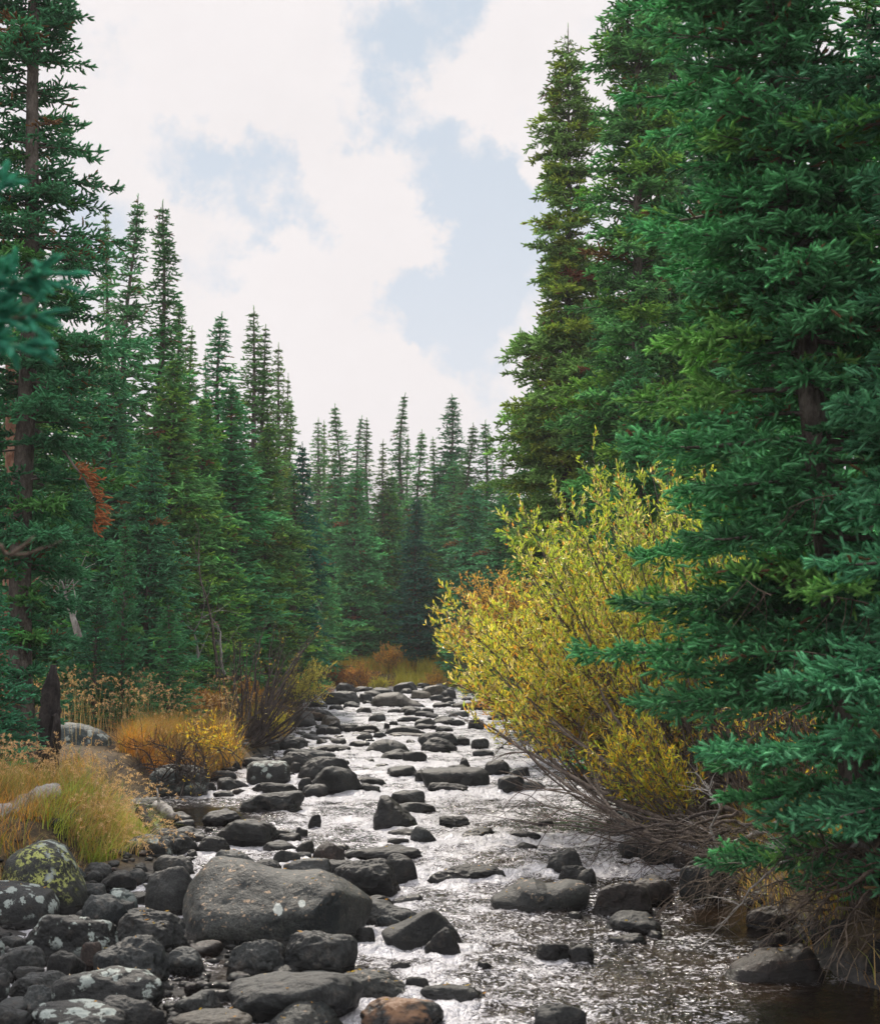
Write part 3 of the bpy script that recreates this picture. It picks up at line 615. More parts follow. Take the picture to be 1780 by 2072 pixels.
(5,933,1082,203,272,.4,PAL,'upright saddle topped grey boulder below the far grass','saddle-topped boulder'),
(5,1108,1242,223,288,.6,TAN,'tan tilted slab right of the saddle-topped boulder',None),
(5,1238,1325,238,302,.2,PAL,None,None),(5,1038,1165,253,305,.3,TAN,None,None),(5,1233,1308,293,332,.3,S,None,None),(5,1160,1250,280,320,.3,PAL,None,None),
(5,283,362,183,245,.4,S,'dark rock among the left shrubs at the stream head',None),(5,403,518,316,360,.6,S,None,None),(5,528,618,343,378,.4,S,None,None),
(5,618,718,323,360,.4,PAL,None,None),(5,343,556,373,445,.4,S,'dark tapering rock by the left bank below the stream head',None),
(5,468,604,415,482,.5,TAN,'flat topped tan rock in the upper riffle','tan riffle rock'),(5,518,624,450,524,.6,WET,'black jagged rock stuck to the right of the tan riffle rock',None),
(5,448,518,488,538,.4,WET,None,None),(5,510,602,486,542,.3,S,None,None),(5,398,458,510,545,.4,WET,None,None),(5,688,850,473,524,.5,WET,'flat black rock in the middle of the upper riffle',None),
(5,623,695,483,524,.4,WET,None,None),(5,698,804,518,562,.3,S,None,None),(5,798,894,513,555,.3,PAL,None,None),
(5,883,1108,483,535,.5,PAL,'pale flat rock right of centre in the upper riffle',None),(5,885,1155,518,550,.4,TAN,None,None),
(5,853,1062,630,697,.3,S,'low smooth rock just downstream of the lone triangular rock','low smooth rock'),
(5,993,1140,643,710,.6,WET,'dark pointed rock attached to the right end of the low smooth rock',None),
(5,1090,1340,520,605,.3,PAL,'rounded rock on top of a small stack right of the lone triangular rock','stack top rock'),
(5,1133,1328,555,635,.3,S,None,None),(5,1108,1285,583,650,.2,WET,'black egg shaped rock at the foot of the small stack',None),
(5,1328,1410,546,600,.4,S,None,None),(5,958,1115,418,450,.3,PAL,None,None),(5,998,1115,368,415,.3,S,None,None),(5,893,975,368,395,.4,S,None,None),
(5,1108,1185,363,395,.3,S,None,None),(5,703,795,360,397,.4,S,None,None),(5,775,882,398,445,.2,PAL,'low pale boulder with water slipping over it in the upper riffle',None),
(5,463,555,543,565,.1,PAL,None,None),(5,543,635,553,583,.1,PAL,None,None),(5,218,395,548,630,.6,S,None,None),(5,83,225,566,645,.4,S,None,None),
(5,-5,105,588,655,.4,S,None,None),(5,278,565,628,695,.3,PAL,'long low grey slab where the left bar begins upstream',None),(5,208,434,648,740,.4,S,None,None),
(5,343,680,683,822,.4,S,'black arched boulder behind the round black boulder','black arched boulder'),
(5,340,424,810,895,.3,S,None,None),
(5,1335,1415,683,740,.6,WET,'small dark pointed rock behind the flat-topped slab',None),(5,1498,1655,698,800,.4,S,'dark rounded boulder right behind the flat-topped slab',None),
(5,1588,1765,798,900,.5,S,'tilted grey rock among the willow stems right of the flat-topped slab',None),(5,1068,1185,758,830,.4,WET,None,None),(5,1268,1395,723,765,.3,S,None,None),
(5,1430,1560,628,675,.3,PAL,None,None),(5,1048,1205,463,500,.3,S,None,None),(5,1198,1305,478,510,.3,PAL,None,None),(5,1198,1295,438,472,.3,S,None,None),
(5,1278,1405,383,425,.3,PAL,None,None),(5,872,910,460,490,.4,WET,None,None),(5,903,960,446,470,.4,WET,None,None),(5,1178,1275,413,448,.3,PAL,None,None),
(5,728,852,843,900,.5,WET,None,None),(5,733,885,805,845,.5,WET,None,None),(5,585,660,1228,1262,.2,S,None,None),(5,395,660,600,640,.5,WET,None,None),
(5,138,235,520,565,.3,PAL,None,None),(5,1300,1420,330,365,.3,TAN,None,None),(5,720,800,275,330,.3,PAL,None,None),(5,690,790,228,262,.4,S,None,None),
(5,790,930,235,275,.4,PAL,None,None),(5,1080,1160,205,240,.4,S,None,None),(5,1180,1300,330,362,.3,S,None,None),(5,1400,1500,440,500,.4,PAL,None,None),
(5,1420,1530,560,620,.3,S,None,None),(5,240,330,575,625,.4,S,None,None),
# region 4
(4,1148,1255,693,785,.4,S,None,None),(4,1198,1340,778,842,.2,S,None,None),(4,1235,1348,818,885,.2,S,None,None),(4,1162,1228,845,895,.3,S,None,None),
(4,1272,1365,723,775,.3,S,None,None),(4,1335,1475,638,700,.3,S,None,None),(4,1225,1345,668,712,.3,S,None,None),(4,1430,1500,710,760,.3,S,None,None),
(4,62,195,478,605,.3,BLU,'blue grey boulder glimpsed through the seed heads left of the burnt stump',None),
(4,1480,1580,605,668,.4,S,None,None),(4,1575,1735,590,655,.6,S,None,None),(4,1340,1400,690,730,.3,S,None,None),(4,1640,1700,730,790,.4,S,None,None),
# region 6: the right bank behind the willow
(6,415,600,530,640,.5,TAN,'pale tan rock seen through the willow stems',None),(6,230,370,440,500,.4,PAL,None,None),(6,380,520,470,535,.3,S,None,None),
(6,560,720,470,540,.4,PAL,None,None),(6,0,90,525,600,.4,S,None,None),(6,90,200,560,620,.4,S,None,None),(6,820,920,480,560,.4,PAL,None,None),
(6,30,180,615,700,.5,RED,None,None),(6,150,300,640,700,.4,PAL,None,None),(6,30,130,120,180,.3,PAL,None,None),(6,110,230,180,240,.3,TAN,None,None),
]
for k, (reg, x0, x1, y0, y1, ang, mt, lab, phr) in enumerate(T):
    u0, v0 = dp(reg, x0, y0); u1, v1 = dp(reg, x1, y1)
    lift = 0.10 if (reg == 3 and y1 < 520) else (0.30 if reg == 4 and x1 < 300 else 0.0)
    if reg == 1 and y0 > 500 and x1 < 1000: lift = 0.05
    c = P((u0 + u1) / 2, v1, lift); D = c[1]; w = (u1 - u0) / F_PX * D; ha = (v1 - v0) / F_PX * D
    d = max(min(0.72 * w, 2.2 * ha + 0.05), 0.45 * w); h = max(0.45 * ha, ha - 0.40 * d * (2.0 / D))
    yc = D + d * 0.42; xc = (u0 + u1) / 2; xc = (xc - CX) / F_PX * yc * 1.0
    lvl = 6 if (u1 - u0) > 110 else (5 if (u1 - u0) > 55 else 4)
    V, F = rock_shape(200 + k, w, d, h, ang, lvl, 0.25 if w > 3.0 * ha else 0)
    if rs(k).rand() < 0.5: V[:, 2] += V[:, 0] * 0.0
    nm = 'boulder' if w > 0.75 else 'rock'
    o = obj(nm, mesh(nm, V, F, M[mt], sm=True), loc=(xc, yc, water_z(yc) + lift))
    tag(o, None, nm); foot.append((xc, yc, w, d, h))
    keep(o, u0, u1, v0, v1, lab, phr, mt, ang, w / ha)

# --- cobbles filling the bars between the traced stones
r = rs(77); nc = 0; tries = 0
fp = np.array([(f[0], f[1], f[2] / 2, f[3] / 2) for f in foot])
cob = [rock_shape(900 + i, 1, 0.8 , 0.34, r.uniform(0.05, .6), 4)[0] for i in range(8)]; cobF = ico(4)[1]
cobm = {}
spots_ = []
def cobble(x, y, s, lift, grp, lab):
    i = r.randint(8); mt = ['rock', 'rock', 'rock_pale', 'rock_wet', 'rock_red', 'rock'][r.randint(6)]
    if (i, mt) not in cobm: cobm[(i, mt)] = mesh('cobble', cob[i], cobF, M[mt], sm=True)
    o = obj('cobble', cobm[(i, mt)], loc=(x, y, lift), rz=r.uniform(0, 6.28), scale=(s * r.uniform(.85, 1.3), s * r.uniform(.8, 1.2), s * r.uniform(.7, 1.15)))
    tag(o, lab, 'cobble', grp); foot.append((x, y, s, s, s * .3))
def fill(n, box, size, grp, lab, cond=None):
    k = 0; t_ = 0
    while k < n and t_ < 6000:
        t_ += 1; x = r.uniform(box[0], box[1]); y = r.uniform(box[2], box[3])
        if cond and not cond(x, y): continue
        if fp.size and (((x - fp[:, 0]) / (fp[:, 2] + 0.02)) ** 2 + ((y - fp[:, 1]) / (fp[:, 3] + 0.02)) ** 2).min() < 0.8: continue
        s = size[0] * (size[1] / size[0]) ** (r.rand() ** 1.7)
        if any((x - a) ** 2 + (y - b) ** 2 < (0.42 * (s + c_)) ** 2 for a, b, c_ in spots_): continue
        spots_.append((x, y, s)); k += 1
        cobble(x, y, s, max(gz(x, y) + 0.02, water_z(y) - 0.02), grp, lab)
fill(62, (-3.2, -0.9, 8.0, 13.5), (0.10, 0.26), 'cobbles filling the left foreground bar', 'small dark cobble filling a gap among the left foreground boulders')
fill(26, (-2.9, -1.4, 18.5, 25), (0.16, 0.36), 'cobbles of the bar beyond the left pool', 'small dark cobble on the bar beyond the left pool')
fill(34, (-2.9, 2.0, 30, 49), (0.3, 0.85), 'cobbles at the head of the stream', 'small grey stone in the stony head of the stream')
fill(60, (-2.6, 1.8, 18.5, 30), (0.14, 0.5), 'stones of the middle reach', 'small dark wet stone breaking the water of the middle reach', lambda x, y: abs(x + 2.3) < r.exponential(1.1))
# --- gravel nobody could count
gb = MB(); DD, FF = ico(1); gr = rs(5); k = 0
while k < 2600:
    x, y = gr.uniform(-3.3, -0.8), gr.uniform(7.5, 14.5) if k < 2000 else gr.uniform(18, 25)
    k += 1; s = gr.uniform(0.015, 0.05); z = gz(x, y) + s * 0.2
    gb.add(DD * np.array([s, s * .8, s * .55]) * (1 + .15 * gr.normal(size=(len(DD), 1))) + [x, y, z], FF)
tag(obj('gravel', gb.mesh('gravel', M['rock'], True)), kind='stuff', label='dark gravel between the boulders of the left bar', cat='gravel')

# --- labels: every stone is told by its look and the named stones next to it
heroes = [q for q in ROCKS if q['phrase']]
TONE = {'rock': 'dark grey', 'rock_pale': 'light grey', 'rock_tan': 'tan', 'rock_red': 'reddish brown', 'rock_lichen': 'lichened', 'rock_wet': 'black wet', 'rock_blue': 'blue grey'}
def rel(q, h):
    dx, dy = q['u'] - h['u'], (q['v'] - h['v']) * 2.2
    if abs(dx) > abs(dy): return 'right of' if dx > 0 else 'left of'
    return 'in front of' if dy > 0 else 'behind'
used = {}
for q in ROCKS:
    if q['label']: used.setdefault(q['label'], []).append(q)
for q in ROCKS:
    if q['label']: continue
    hs_ = sorted((h for h in heroes if h is not q), key=lambda h: math.hypot(q['u'] - h['u'], 2.2 * (q['v'] - h['v'])))
    size = 'tiny' if q['w'] < 28 else 'small' if q['w'] < 55 else 'middling'
    form = 'flat' if q['w'] > 2.9 * q['h'] else ('rounded' if q['ang'] < .35 else 'angular')
    for a in range(8):
        h = hs_[a]; h2 = hs_[a + 1]
        cands = [f"{form} {TONE.get(q['mat'], 'grey')} rock {rel(q, h)} the {h['phrase']}", f"{size} {form} {TONE.get(q['mat'], 'grey')} rock {rel(q, h)} the {h['phrase']}",
                 f"{size} {form} {TONE.get(q['mat'], 'grey')} rock {rel(q, h)} the {h['phrase']}, {rel(q, h2)} the {h2['phrase']}"]
        q['label'] = next((c_ for c_ in cands if c_ not in used and len(c_.replace('-', ' ').split()) <= 16), None)
        if q['label']: break
    q['label'] = q['label'] or cands[1]
    used.setdefault(q['label'], []).append(q)
for q in ROCKS:
    tag(q['o'], q['label'], group=('river boulders' if q['o'].name.startswith('boulder') else 'river rocks'))
# ------------------------------------------------------------------ the stream's water
ys = [3.0]
while ys[-1] < 53: ys.append(ys[-1] + max(0.014, 0.0022 * ys[-1]))
ys = np.array(ys)
xs = np.concatenate([np.arange(-6, -3.4, .1), np.arange(-3.4, 3.4, .016), np.arange(3.4, 6, .1)])
fa = np.array(foot)
def water_h(X, Y):
    p3 = np.stack([X, Y * 0.8, X * 0], -1)
    # calm pools: the left pool, the dark side pool in front, the right pool
    calm = np.maximum.reduce([np.exp(-(((X + 2.6) / 0.9) ** 2 + ((Y - 16.3) / 1.3) ** 2) ** 2), np.exp(-(((X + 1.05) / 0.55) ** 2 + ((Y - 8.9) / 0.9) ** 2) ** 2),
                              0.88 * np.exp(-(((X - 2.35) / 1.0) ** 2 + ((Y - 7.9) / 1.35) ** 2) ** 2), 0.9 * np.exp(-(((X - 2.1) / 0.5) ** 2 + ((Y - 10.6) / 0.8) ** 2) ** 2),
                              0.5 * np.exp(-(((X - 1.2) / 0.7) ** 2 + ((Y - 15.6) / 0.5) ** 2) ** 2)])
    wob = fbm(np.stack([X * .8, Y * .25, X * 0], -1), 3, 61) * 1.1
    step = 0; turb = X * 0
    for (y0, h, x0, x1) in [(10.3,.03,-.5,2.6),(12.75,.07,-.3,2.6),(14.6,.06,-.2,2.6),(16.2,.05,-1.6,1.0),(18.6,.05,-1.2,2.6),(22.5,.05,-2,2.4),(27,.05,-3,3),(33,.05,-3,3),(39,.05,-4,3)]:
        win = smooth(x0 - .3, x0 + .3, X) * smooth(x1 + .3, x1 - .3, X); yy = y0 + wob * 0.35
        step = step + h * win * (smooth(yy - .14, yy + .08, Y) - smooth(yy + .2, yy + 2.2, Y))
        turb = turb + win * np.exp(-((Y - yy + .25) / .38) ** 2) * (h / .06)
    for (fx, fy, fw, fd, fh) in fa:
        if fw < 0.12 or fh < 0.02: continue
        m_ = (np.abs(X[0] - fx) < fw * 1.7 + .4); n_ = (Y[:, 0] > fy - fd * 1.8 - 1.2 - fw * 1.2) & (Y[:, 0] < fy + fd * 1.8 + .4)
        if not m_.any() or not n_.any(): continue
        xx = X[np.ix_(n_, m_)] - fx; yy = Y[np.ix_(n_, m_)] - fy
        rr = np.sqrt((xx / (fw / 2 + .04)) ** 2 + (yy / (fd / 2 + .04)) ** 2)
        ring = np.exp(-((rr - 1.1) / .25) ** 2) * .45 + np.exp(-((xx / (fw * .6)) ** 2)) * np.exp(-((yy + fd * .8 + .15) / (.3 + fw * .35)) ** 2) * .45
        turb[np.ix_(n_, m_)] += ring
    turb = np.clip(turb, 0, 1.4); rough = (0.75 + 0.5 * turb) * (1 - 0.93 * calm) * (1 - .45 * smooth(.9, 1.8, X + .16 * (Y - 9)) * smooth(13.2, 11.0, Y))
    rg = 1 - np.abs(fbm(np.stack([X * 3.4 + wob, Y * 2.6, X * 0], -1), 4, 71, 0.55)) * 2
    w1 = fbm(np.stack([X * 1.6, Y * 1.1, X * 0], -1), 3, 81) * 0.028
    w2 = rg * 0.028 + fbm(np.stack([X * 7, Y * 6, X * 0], -1), 5, 91, .62) * 0.030
    Z = SLOPE * Y + step * 0.35 + rough * (w1 + w2) - 0.012
    shade = .70 * smooth(.5, 1.7, X + .16 * (Y - 9)) * smooth(13.2, 11.0, Y)
    cover = (.62 - shade + .28 * turb + .12 * smooth(14, 24, Y)) * (1 - .75 * calm) - .45 * calm
    edge = smooth(-.1, .5, X - np.interp(Y, YK, XL)) * smooth(-.1, .5, np.interp(Y, YK, XR) - X)
    return Z, rough, cover - .35 * (1 - edge)
X, Y = np.meshgrid(xs, ys); Z, rough, foam = water_h(X, Y)
nx = len(xs); i = np.arange((len(ys) - 1) * (nx - 1)); a = (i // (nx - 1)) * nx + i % (nx - 1)
F = np.stack([a, a + 1, a + nx + 1, a + nx], -1)
tag(obj('water', mesh('water', np.stack([X, Y, Z], -1).reshape(-1, 3), F, M['water'], sm=True, attr={'rough': rough.ravel(), 'foam': foam.ravel()})), kind='structure')
# ------------------------------------------------------------------ spruces
def needles(O, Dv, Ls, r, n, ln, wd, colr, spread=0.8, kf=None, core=.34):
    """n needles round every shoot (origin O, direction Dv, length Ls); one thin triangle each"""
    m = len(O); O = np.repeat(O, n, 0); D = np.repeat(Dv, n, 0); Lr = np.repeat(Ls, n); C = np.repeat(colr, n, 0)
    t = np.tile((np.arange(n) + 0.5) / n, m) + r.uniform(-.5 / n, .5 / n, m * n)
    A = unit(np.cross(D, r.normal(size=(m * n, 3)))); B = A
    al = spread * (1.15 - 0.75 * t) + r.normal(0, .12, m * n)
    nd = D * np.cos(al)[:, None] + B * np.sin(al)[:, None]
    side = unit(np.cross(nd, r.normal(size=(m * n, 3))))
    base = O + D * (Lr * t)[:, None]; l = ln * r.uniform(.7, 1.2, m * n) * (1 if kf is None else np.repeat(kf, n))
    wv = wd * r.uniform(.7, 1.2, m * n)
    V = np.stack([base - side * (wv / 2)[:, None], base + side * (wv / 2)[:, None], base + nd * l[:, None]], 1).reshape(-1, 3)
    F = np.arange(len(V)).reshape(-1, 3); C = np.repeat(C, 3, 0)
    # the dense inner brush of needles of every shoot, as a small spindle
    kk_ = np.ones(m) if kf is None else kf; D = Dv; A = unit(np.cross(D, r.normal(size=(m, 3)))); B = np.cross(D, A); O = O[::n]
    rad = (ln * core * kk_)[:, None]; tip = O + D * (Ls + ln * .45 * kk_)[:, None]; mid = O + D * (Ls * .5)[:, None]
    m1 = O + D * (Ls * .12)[:, None]; m2 = O + D * (Ls * .95)[:, None]; r1, r2 = rad * .8, rad
    S = np.stack([O - D * (ln * .3), m1 + A * r1, m1 + B * r1, m1 - A * r1, m1 - B * r1, m2 + A * r2, m2 + B * r2, m2 - A * r2, m2 - B * r2, tip], 1).reshape(-1, 3)
    f = np.array([[0, 2, 1], [0, 3, 2], [0, 4, 3], [0, 1, 4]] + [[1 + k_, 1 + (k_ + 1) % 4, 5 + (k_ + 1) % 4] for k_ in range(4)] + [[1 + k_, 5 + (k_ + 1) % 4, 5 + k_] for k_ in range(4)] + [[9, 5, 6], [9, 6, 7], [9, 7, 8], [9, 8, 5]])
    F = np.concatenate([F, (np.arange(m)[:, None, None] * 10 + f[None]).reshape(-1, 3) + len(V)])
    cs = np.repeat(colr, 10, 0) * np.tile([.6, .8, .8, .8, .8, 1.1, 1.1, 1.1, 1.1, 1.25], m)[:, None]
    return np.concatenate([V, S]), F, np.concatenate([C, cs])
def prof_spire(t):   # t: 0 at the foot of the crown, 1 at the tip
    return (1 - t) ** 0.68 * (0.75 + 0.25 * smooth(0, .18, t)) + 0.012
def spruce(seed, H, Rad, crown0=0.06, dens=1.0, needle=(9, .045, .013), shoot=.085, prof=prof_spire, droop=0.25, gap=0.15, trunk_r=None, lean=(0, 0),
           base_col=(0.030, 0.082, 0.050), tip_col=(0.062, 0.150, 0.100), yellow=0.12, dead=0.01, az=None, whorl=None, up=0.35, sub=2, core=.30, clump=0.5, zmin=None, zmax=None, limb_k=1.0):
    r = rs(seed); trunk_r = trunk_r or 0.0075 * H + .02
    zz = np.linspace(0, 1, 14); bend = np.stack([fbm(np.stack([zz * 2, zz * 0 + seed, zz * 0], -1), 2, seed) * .02 * H + lean[0] * zz, fbm(np.stack([zz * 2, zz * 0 + seed + 9, zz * 0], -1), 2, seed + 1) * .02 * H + lean[1] * zz, zz * H], -1)
    bend[:, :2] -= bend[0, :2]
    wood = MB(); V, F = tube(np.vstack([bend[:1] - [0, 0, .4], bend]), np.concatenate([[trunk_r * 1.35], trunk_r * (1 - zz) ** .85 + .006]), 10); wood.add(V, F)
    O, Dv, Ls, C, K = [], [], [], [], []
    z = crown0 * H; dz0 = whorl or 0.028 * H ** .5 * 1.6
    base_col, tip_col = np.array(base_col) * [1.0, 1.3, 1.05], np.array(tip_col) * [.85, 1.08, 1.0]; a0 = r.uniform(0, 6.28)
    wh = 0
    while z < H * 0.985:
        t = (z / H - crown0) / (1 - crown0); Lm = Rad * prof(t); wh += 1; major = wh % 2 == 0
        nb = max(4, int(r.poisson((7.0 if major else 3.6) * dens)))
        a0 += 2.4
        cl = 0.65 + 0.5 * vnoise(np.array([[z * 1.7, seed * 3.1, 0.]]), seed)[0] * clump + .25
        for k in range(nb):
            if r.rand() < gap * (1 - .5 * t): continue
            if (zmin is not None and z < zmin) or (zmax is not None and z > zmax): continue
            a = a0 + k * 6.283 / nb + r.normal(0, .25)
            if az is not None and abs((a - az[0] + math.pi) % (2 * math.pi) - math.pi) > az[1]: continue
            zb = z + r.uniform(-.5, .5) * dz0 * (.35 if major else 1)
            az_n = vnoise(np.array([[math.cos(a) * 1.1 + seed, math.sin(a) * 1.1, zb * 1.25]]), seed + 3)[0]
            Lb = Lm * (1 if major else .68) * (cl * .55 + .45) * min(1.08, .92 + .6 * az_n * min(1, .3 + 1.4 * (1 - t))) * r.uniform(.65, 1.12) + .012
            h = np.array([math.cos(a), math.sin(a), 0]); sidev = np.array([-h[1], h[0], 0])
            upk = up * (0.35 + 1.1 * t) + r.normal(0, .08); dr = droop * (1.25 - t)
            ns = 9; s = np.linspace(0, 1, ns)
            cx = np.interp(zb, bend[:, 2], bend[:, 0]); cy = np.interp(zb, bend[:, 2], bend[:, 1])
            sway = r.normal(0, .08)
            pts = np.array([cx, cy, zb]) + h * (Lb * s)[:, None] + sidev * (Lb * sway * s ** 2)[:, None] + np.array([0, 0, 1.0]) * (Lb * (upk * s - (dr + upk * .6) * 1.6 * s ** 2 + (dr * 1.0 + .1) * s ** 3))[:, None]
            isdead = r.rand() < dead
            rb = max(.004, .011 * Lb * limb_k + .003); V, F = tube(pts, rb * (1 - s) + .002, 4 if H < 14 else 5); wood.add(V, F)
            tone = r.normal(0, .2); yel = r.rand() < yellow
            # side twigs
            st = max(.055, shoot * .78); nt_ = max(3, int(Lb / st))
            ts = np.clip((np.arange(nt_) + r.uniform(-.3, .3, nt_) + .5) / nt_, 0.0, 1); ts = ts[ts > (.10 if t > .6 else .16 * r.rand() + .10)]
            tang = unit(np.gradient(pts, axis=0))
            segs_o, segs_d, segs_l = [], [], []
            for q in ts:
                p0 = np.array([np.interp(q, s, pts[:, i]) for i in range(3)]); tg = tang[min(ns - 1, int(q * ns))]
                l2 = (0.42 * Lb * (1 - q) ** .8 + .06 * min(1, Lb / .35)) * r.uniform(.5, 1.25) * min(1, .45 + 1.2 * q / .5)
                for sg in (-1, 1):
                    if r.rand() < .10: continue
                    d2 = unit(tg * .75 + sidev * sg * r.uniform(.6, 1.0) + np.array([0, 0, r.normal(-.02, .28)]))
                    segs_o.append(p0); segs_d.append(d2); segs_l.append(l2)
            segs_o.append(pts[-2]); segs_d.append(tang[-1]); segs_l.append(Lb / ns + shoot * min(1, Lb / .5))
            so_, sd_, sl_ = np.array(segs_o), np.array(segs_d), np.array(segs_l)
            if sub > 2:    # a further order of twiglets on the long twigs
                e_o, e_d, e_l = [], [], []
                for i in range(len(so_)):
                    if sl_[i] < shoot * 2.2: continue
                    for q in np.arange(.25, .95, shoot * 1.2 / sl_[i]):
                        sg = 1 if r.rand() < .5 else -1; nrm = unit(np.cross(sd_[i], [0, 0, 1]))
                        e_o.append(so_[i] + sd_[i] * sl_[i] * q); e_d.append(unit(sd_[i] * .8 + nrm * sg * .75 + np.array([0, 0, r.normal(-.05, .25)]))); e_l.append(sl_[i] * (1 - q) * .5 + shoot * .8)
                if e_o: so_ = np.vstack([so_, e_o]); sd_ = np.vstack([sd_, e_d]); sl_ = np.concatenate([sl_, e_l])
            cnt = np.maximum(1, np.round(sl_ / shoot).astype(int)); idx = np.repeat(np.arange(len(so_)), cnt)
            kk = np.concatenate([np.arange(c_) for c_ in cnt]); fr = kk / cnt[idx]
            o_ = so_[idx] + sd_[idx] * (sl_[idx] * fr)[:, None]; o_[:, 2] -= (sl_[idx] * fr) ** 2 * droop * .9
            d_ = unit(sd_[idx] + r.normal(0, .40, (len(idx), 3)) + np.array([0, 0, .14]))
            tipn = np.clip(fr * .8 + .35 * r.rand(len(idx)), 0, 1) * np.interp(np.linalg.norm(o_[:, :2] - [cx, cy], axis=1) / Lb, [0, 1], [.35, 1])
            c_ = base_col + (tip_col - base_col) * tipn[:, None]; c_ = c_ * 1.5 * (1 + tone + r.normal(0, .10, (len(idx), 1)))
            if yel: c_ = c_ * np.array([1.45, 1.08, .6])
            if isdead: c_ = np.array([.26, .12, .055]) * r.uniform(.6, 1.2, (len(idx), 1))
            elif r.rand() < .3:
                br = r.rand(len(idx)) < .06; c_[br] = np.array([.22, .125, .06])
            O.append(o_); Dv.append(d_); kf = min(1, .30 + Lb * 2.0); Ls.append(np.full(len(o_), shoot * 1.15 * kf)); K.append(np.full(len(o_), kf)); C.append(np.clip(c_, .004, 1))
        z += dz0 * r.uniform(.8, 1.2) * (0.62 + .5 * (1 - t)) * .9
    # leader
    O.append(np.stack([np.interp(np.linspace(.94, 1.0, 16), zz, bend[:, i]) for i in range(3)], -1)); Dv.append(np.tile([0, 0, 1.0], (16, 1)) + r.normal(0, .5, (16, 3)) * np.linspace(1, .2, 16)[:, None]); Ls.append(np.full(16, shoot * .6)); K.append(np.full(16, .4)); C.append(np.tile(tip_col, (16, 1)))
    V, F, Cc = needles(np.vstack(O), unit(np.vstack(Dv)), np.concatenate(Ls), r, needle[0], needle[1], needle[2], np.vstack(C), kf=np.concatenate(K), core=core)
    return (V, F, Cc), wood
PROTO = {}
def proto(kind):
    if kind in PROTO: return PROTO[kind]
    H, kw = KINDS[kind]
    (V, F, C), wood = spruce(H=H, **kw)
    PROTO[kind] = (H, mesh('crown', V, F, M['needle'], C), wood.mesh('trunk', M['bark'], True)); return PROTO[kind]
far_n = (9, .056, .017); mid_n = (11, .046, .012)
WARM, WTIP = (0.070, 0.118, 0.048), (0.27, 0.38, 0.15)
TEAL, TTIP = (0.042, 0.118, 0.058), (0.17, 0.36, 0.18)
KINDS = {
 'spire_a': (10, dict(seed=1, Rad=.95, crown0=.10, dens=1.0, needle=far_n, shoot=.10, gap=.12, base_col=TEAL, tip_col=TTIP)),
 'spire_b': (10, dict(seed=2, Rad=.80, crown0=.16, dens=.9, needle=far_n, shoot=.10, gap=.25, clump=.9, base_col=WARM, tip_col=WTIP)),
 'spire_c': (10, dict(seed=3, Rad=1.15, crown0=.08, dens=1.15, needle=far_n, shoot=.10, gap=.1, base_col=TEAL, tip_col=TTIP)),
 'thin_a': (10, dict(seed=4, Rad=.50, crown0=.35, dens=.7, needle=far_n, shoot=.10, gap=.35, clump=1.2, base_col=WARM, tip_col=WTIP, prof=lambda t: (1 - t)** .8 * .9 + .02)),
 'thin_b': (10, dict(seed=5, Rad=.62, crown0=.22, dens=.85, needle=far_n, shoot=.10, gap=.25, clump=1.1, base_col=WARM, tip_col=WTIP, prof=lambda t: (1 - t) ** .68 * .9 + .015)),
 'bushy_a': (8, dict(seed=6, Rad=1.7, crown0=.04, dens=1.35, needle=(11, .058, .018), shoot=.11, gap=.06, base_col=TEAL, tip_col=TTIP, prof=lambda t: (1 - t) ** .66 * .97 + .015)),
 'bushy_b': (8, dict(seed=7, Rad=1.5, crown0=.05, dens=1.3, needle=(11, .058, .018), shoot=.11, gap=.1, yellow=.3, base_col=(0.052, .12, .050), tip_col=(.22, .38, .14), prof=lambda t: (1 - t) ** .66 * .97 + .015)),
 'fir_dark': (6, dict(seed=8, Rad=.85, crown0=.05, dens=1.3, needle=far_n, shoot=.085, gap=.04, up=.6, droop=.1, yellow=.0, base_col=(0.020, .080, .055), tip_col=(.05, .17, .12))),
 'young': (3.2, dict(seed=9, Rad=.75, crown0=.03, dens=1.2, needle=(11, .035, .010), shoot=.06, gap=.08, up=.5, droop=.1, yellow=.05, base_col=TEAL, tip_col=(.06, .17, .105))),
 'spire_d': (10, dict(seed=10, Rad=1.0, crown0=.22, dens=1.0, needle=far_n, shoot=.10, gap=.2, clump=.9, base_col=(0.052, .118, .055), tip_col=(.20, .36, .15))),
 'spire_e': (10, dict(seed=11, Rad=.72, crown0=.05, dens=1.0, needle=far_n, shoot=.10, gap=.1, clump=.7, base_col=(0.052, .118, .055), tip_col=(.20, .36, .15))),
}
def tree(kind, u, vtop, D, wid, label, group, name='spruce_tree', rz=None, zbase=None):
    """wid: width of the crown near its foot, in pixels of the 1780 px picture"""
    H0, cm, tm = proto(kind); x = (u - CX) / F_PX * D; z = gz(x, D) - .05 if zbase is None else zbase
    H = at(u, vtop, D)[2] - z; s = H / H0
    R0 = KINDS[kind][1]['Rad']; sx = (wid / 2 / F_PX * D) / R0
    e = obj(name, None, loc=(x, D, z), rz=rz if rz is not None else (u * 1.7 + D) % 6.28, scale=(sx, sx, s)); e.empty_display_size = .3
    tag(e, label, 'spruce tree', group)
    c = obj('crown', cm, e); t_ = obj('trunk', tm, e)
    return e
GL, GC, GR = 'spruces lining the left bank', 'spruces standing across the head of the stream', 'spruces on the right bank'
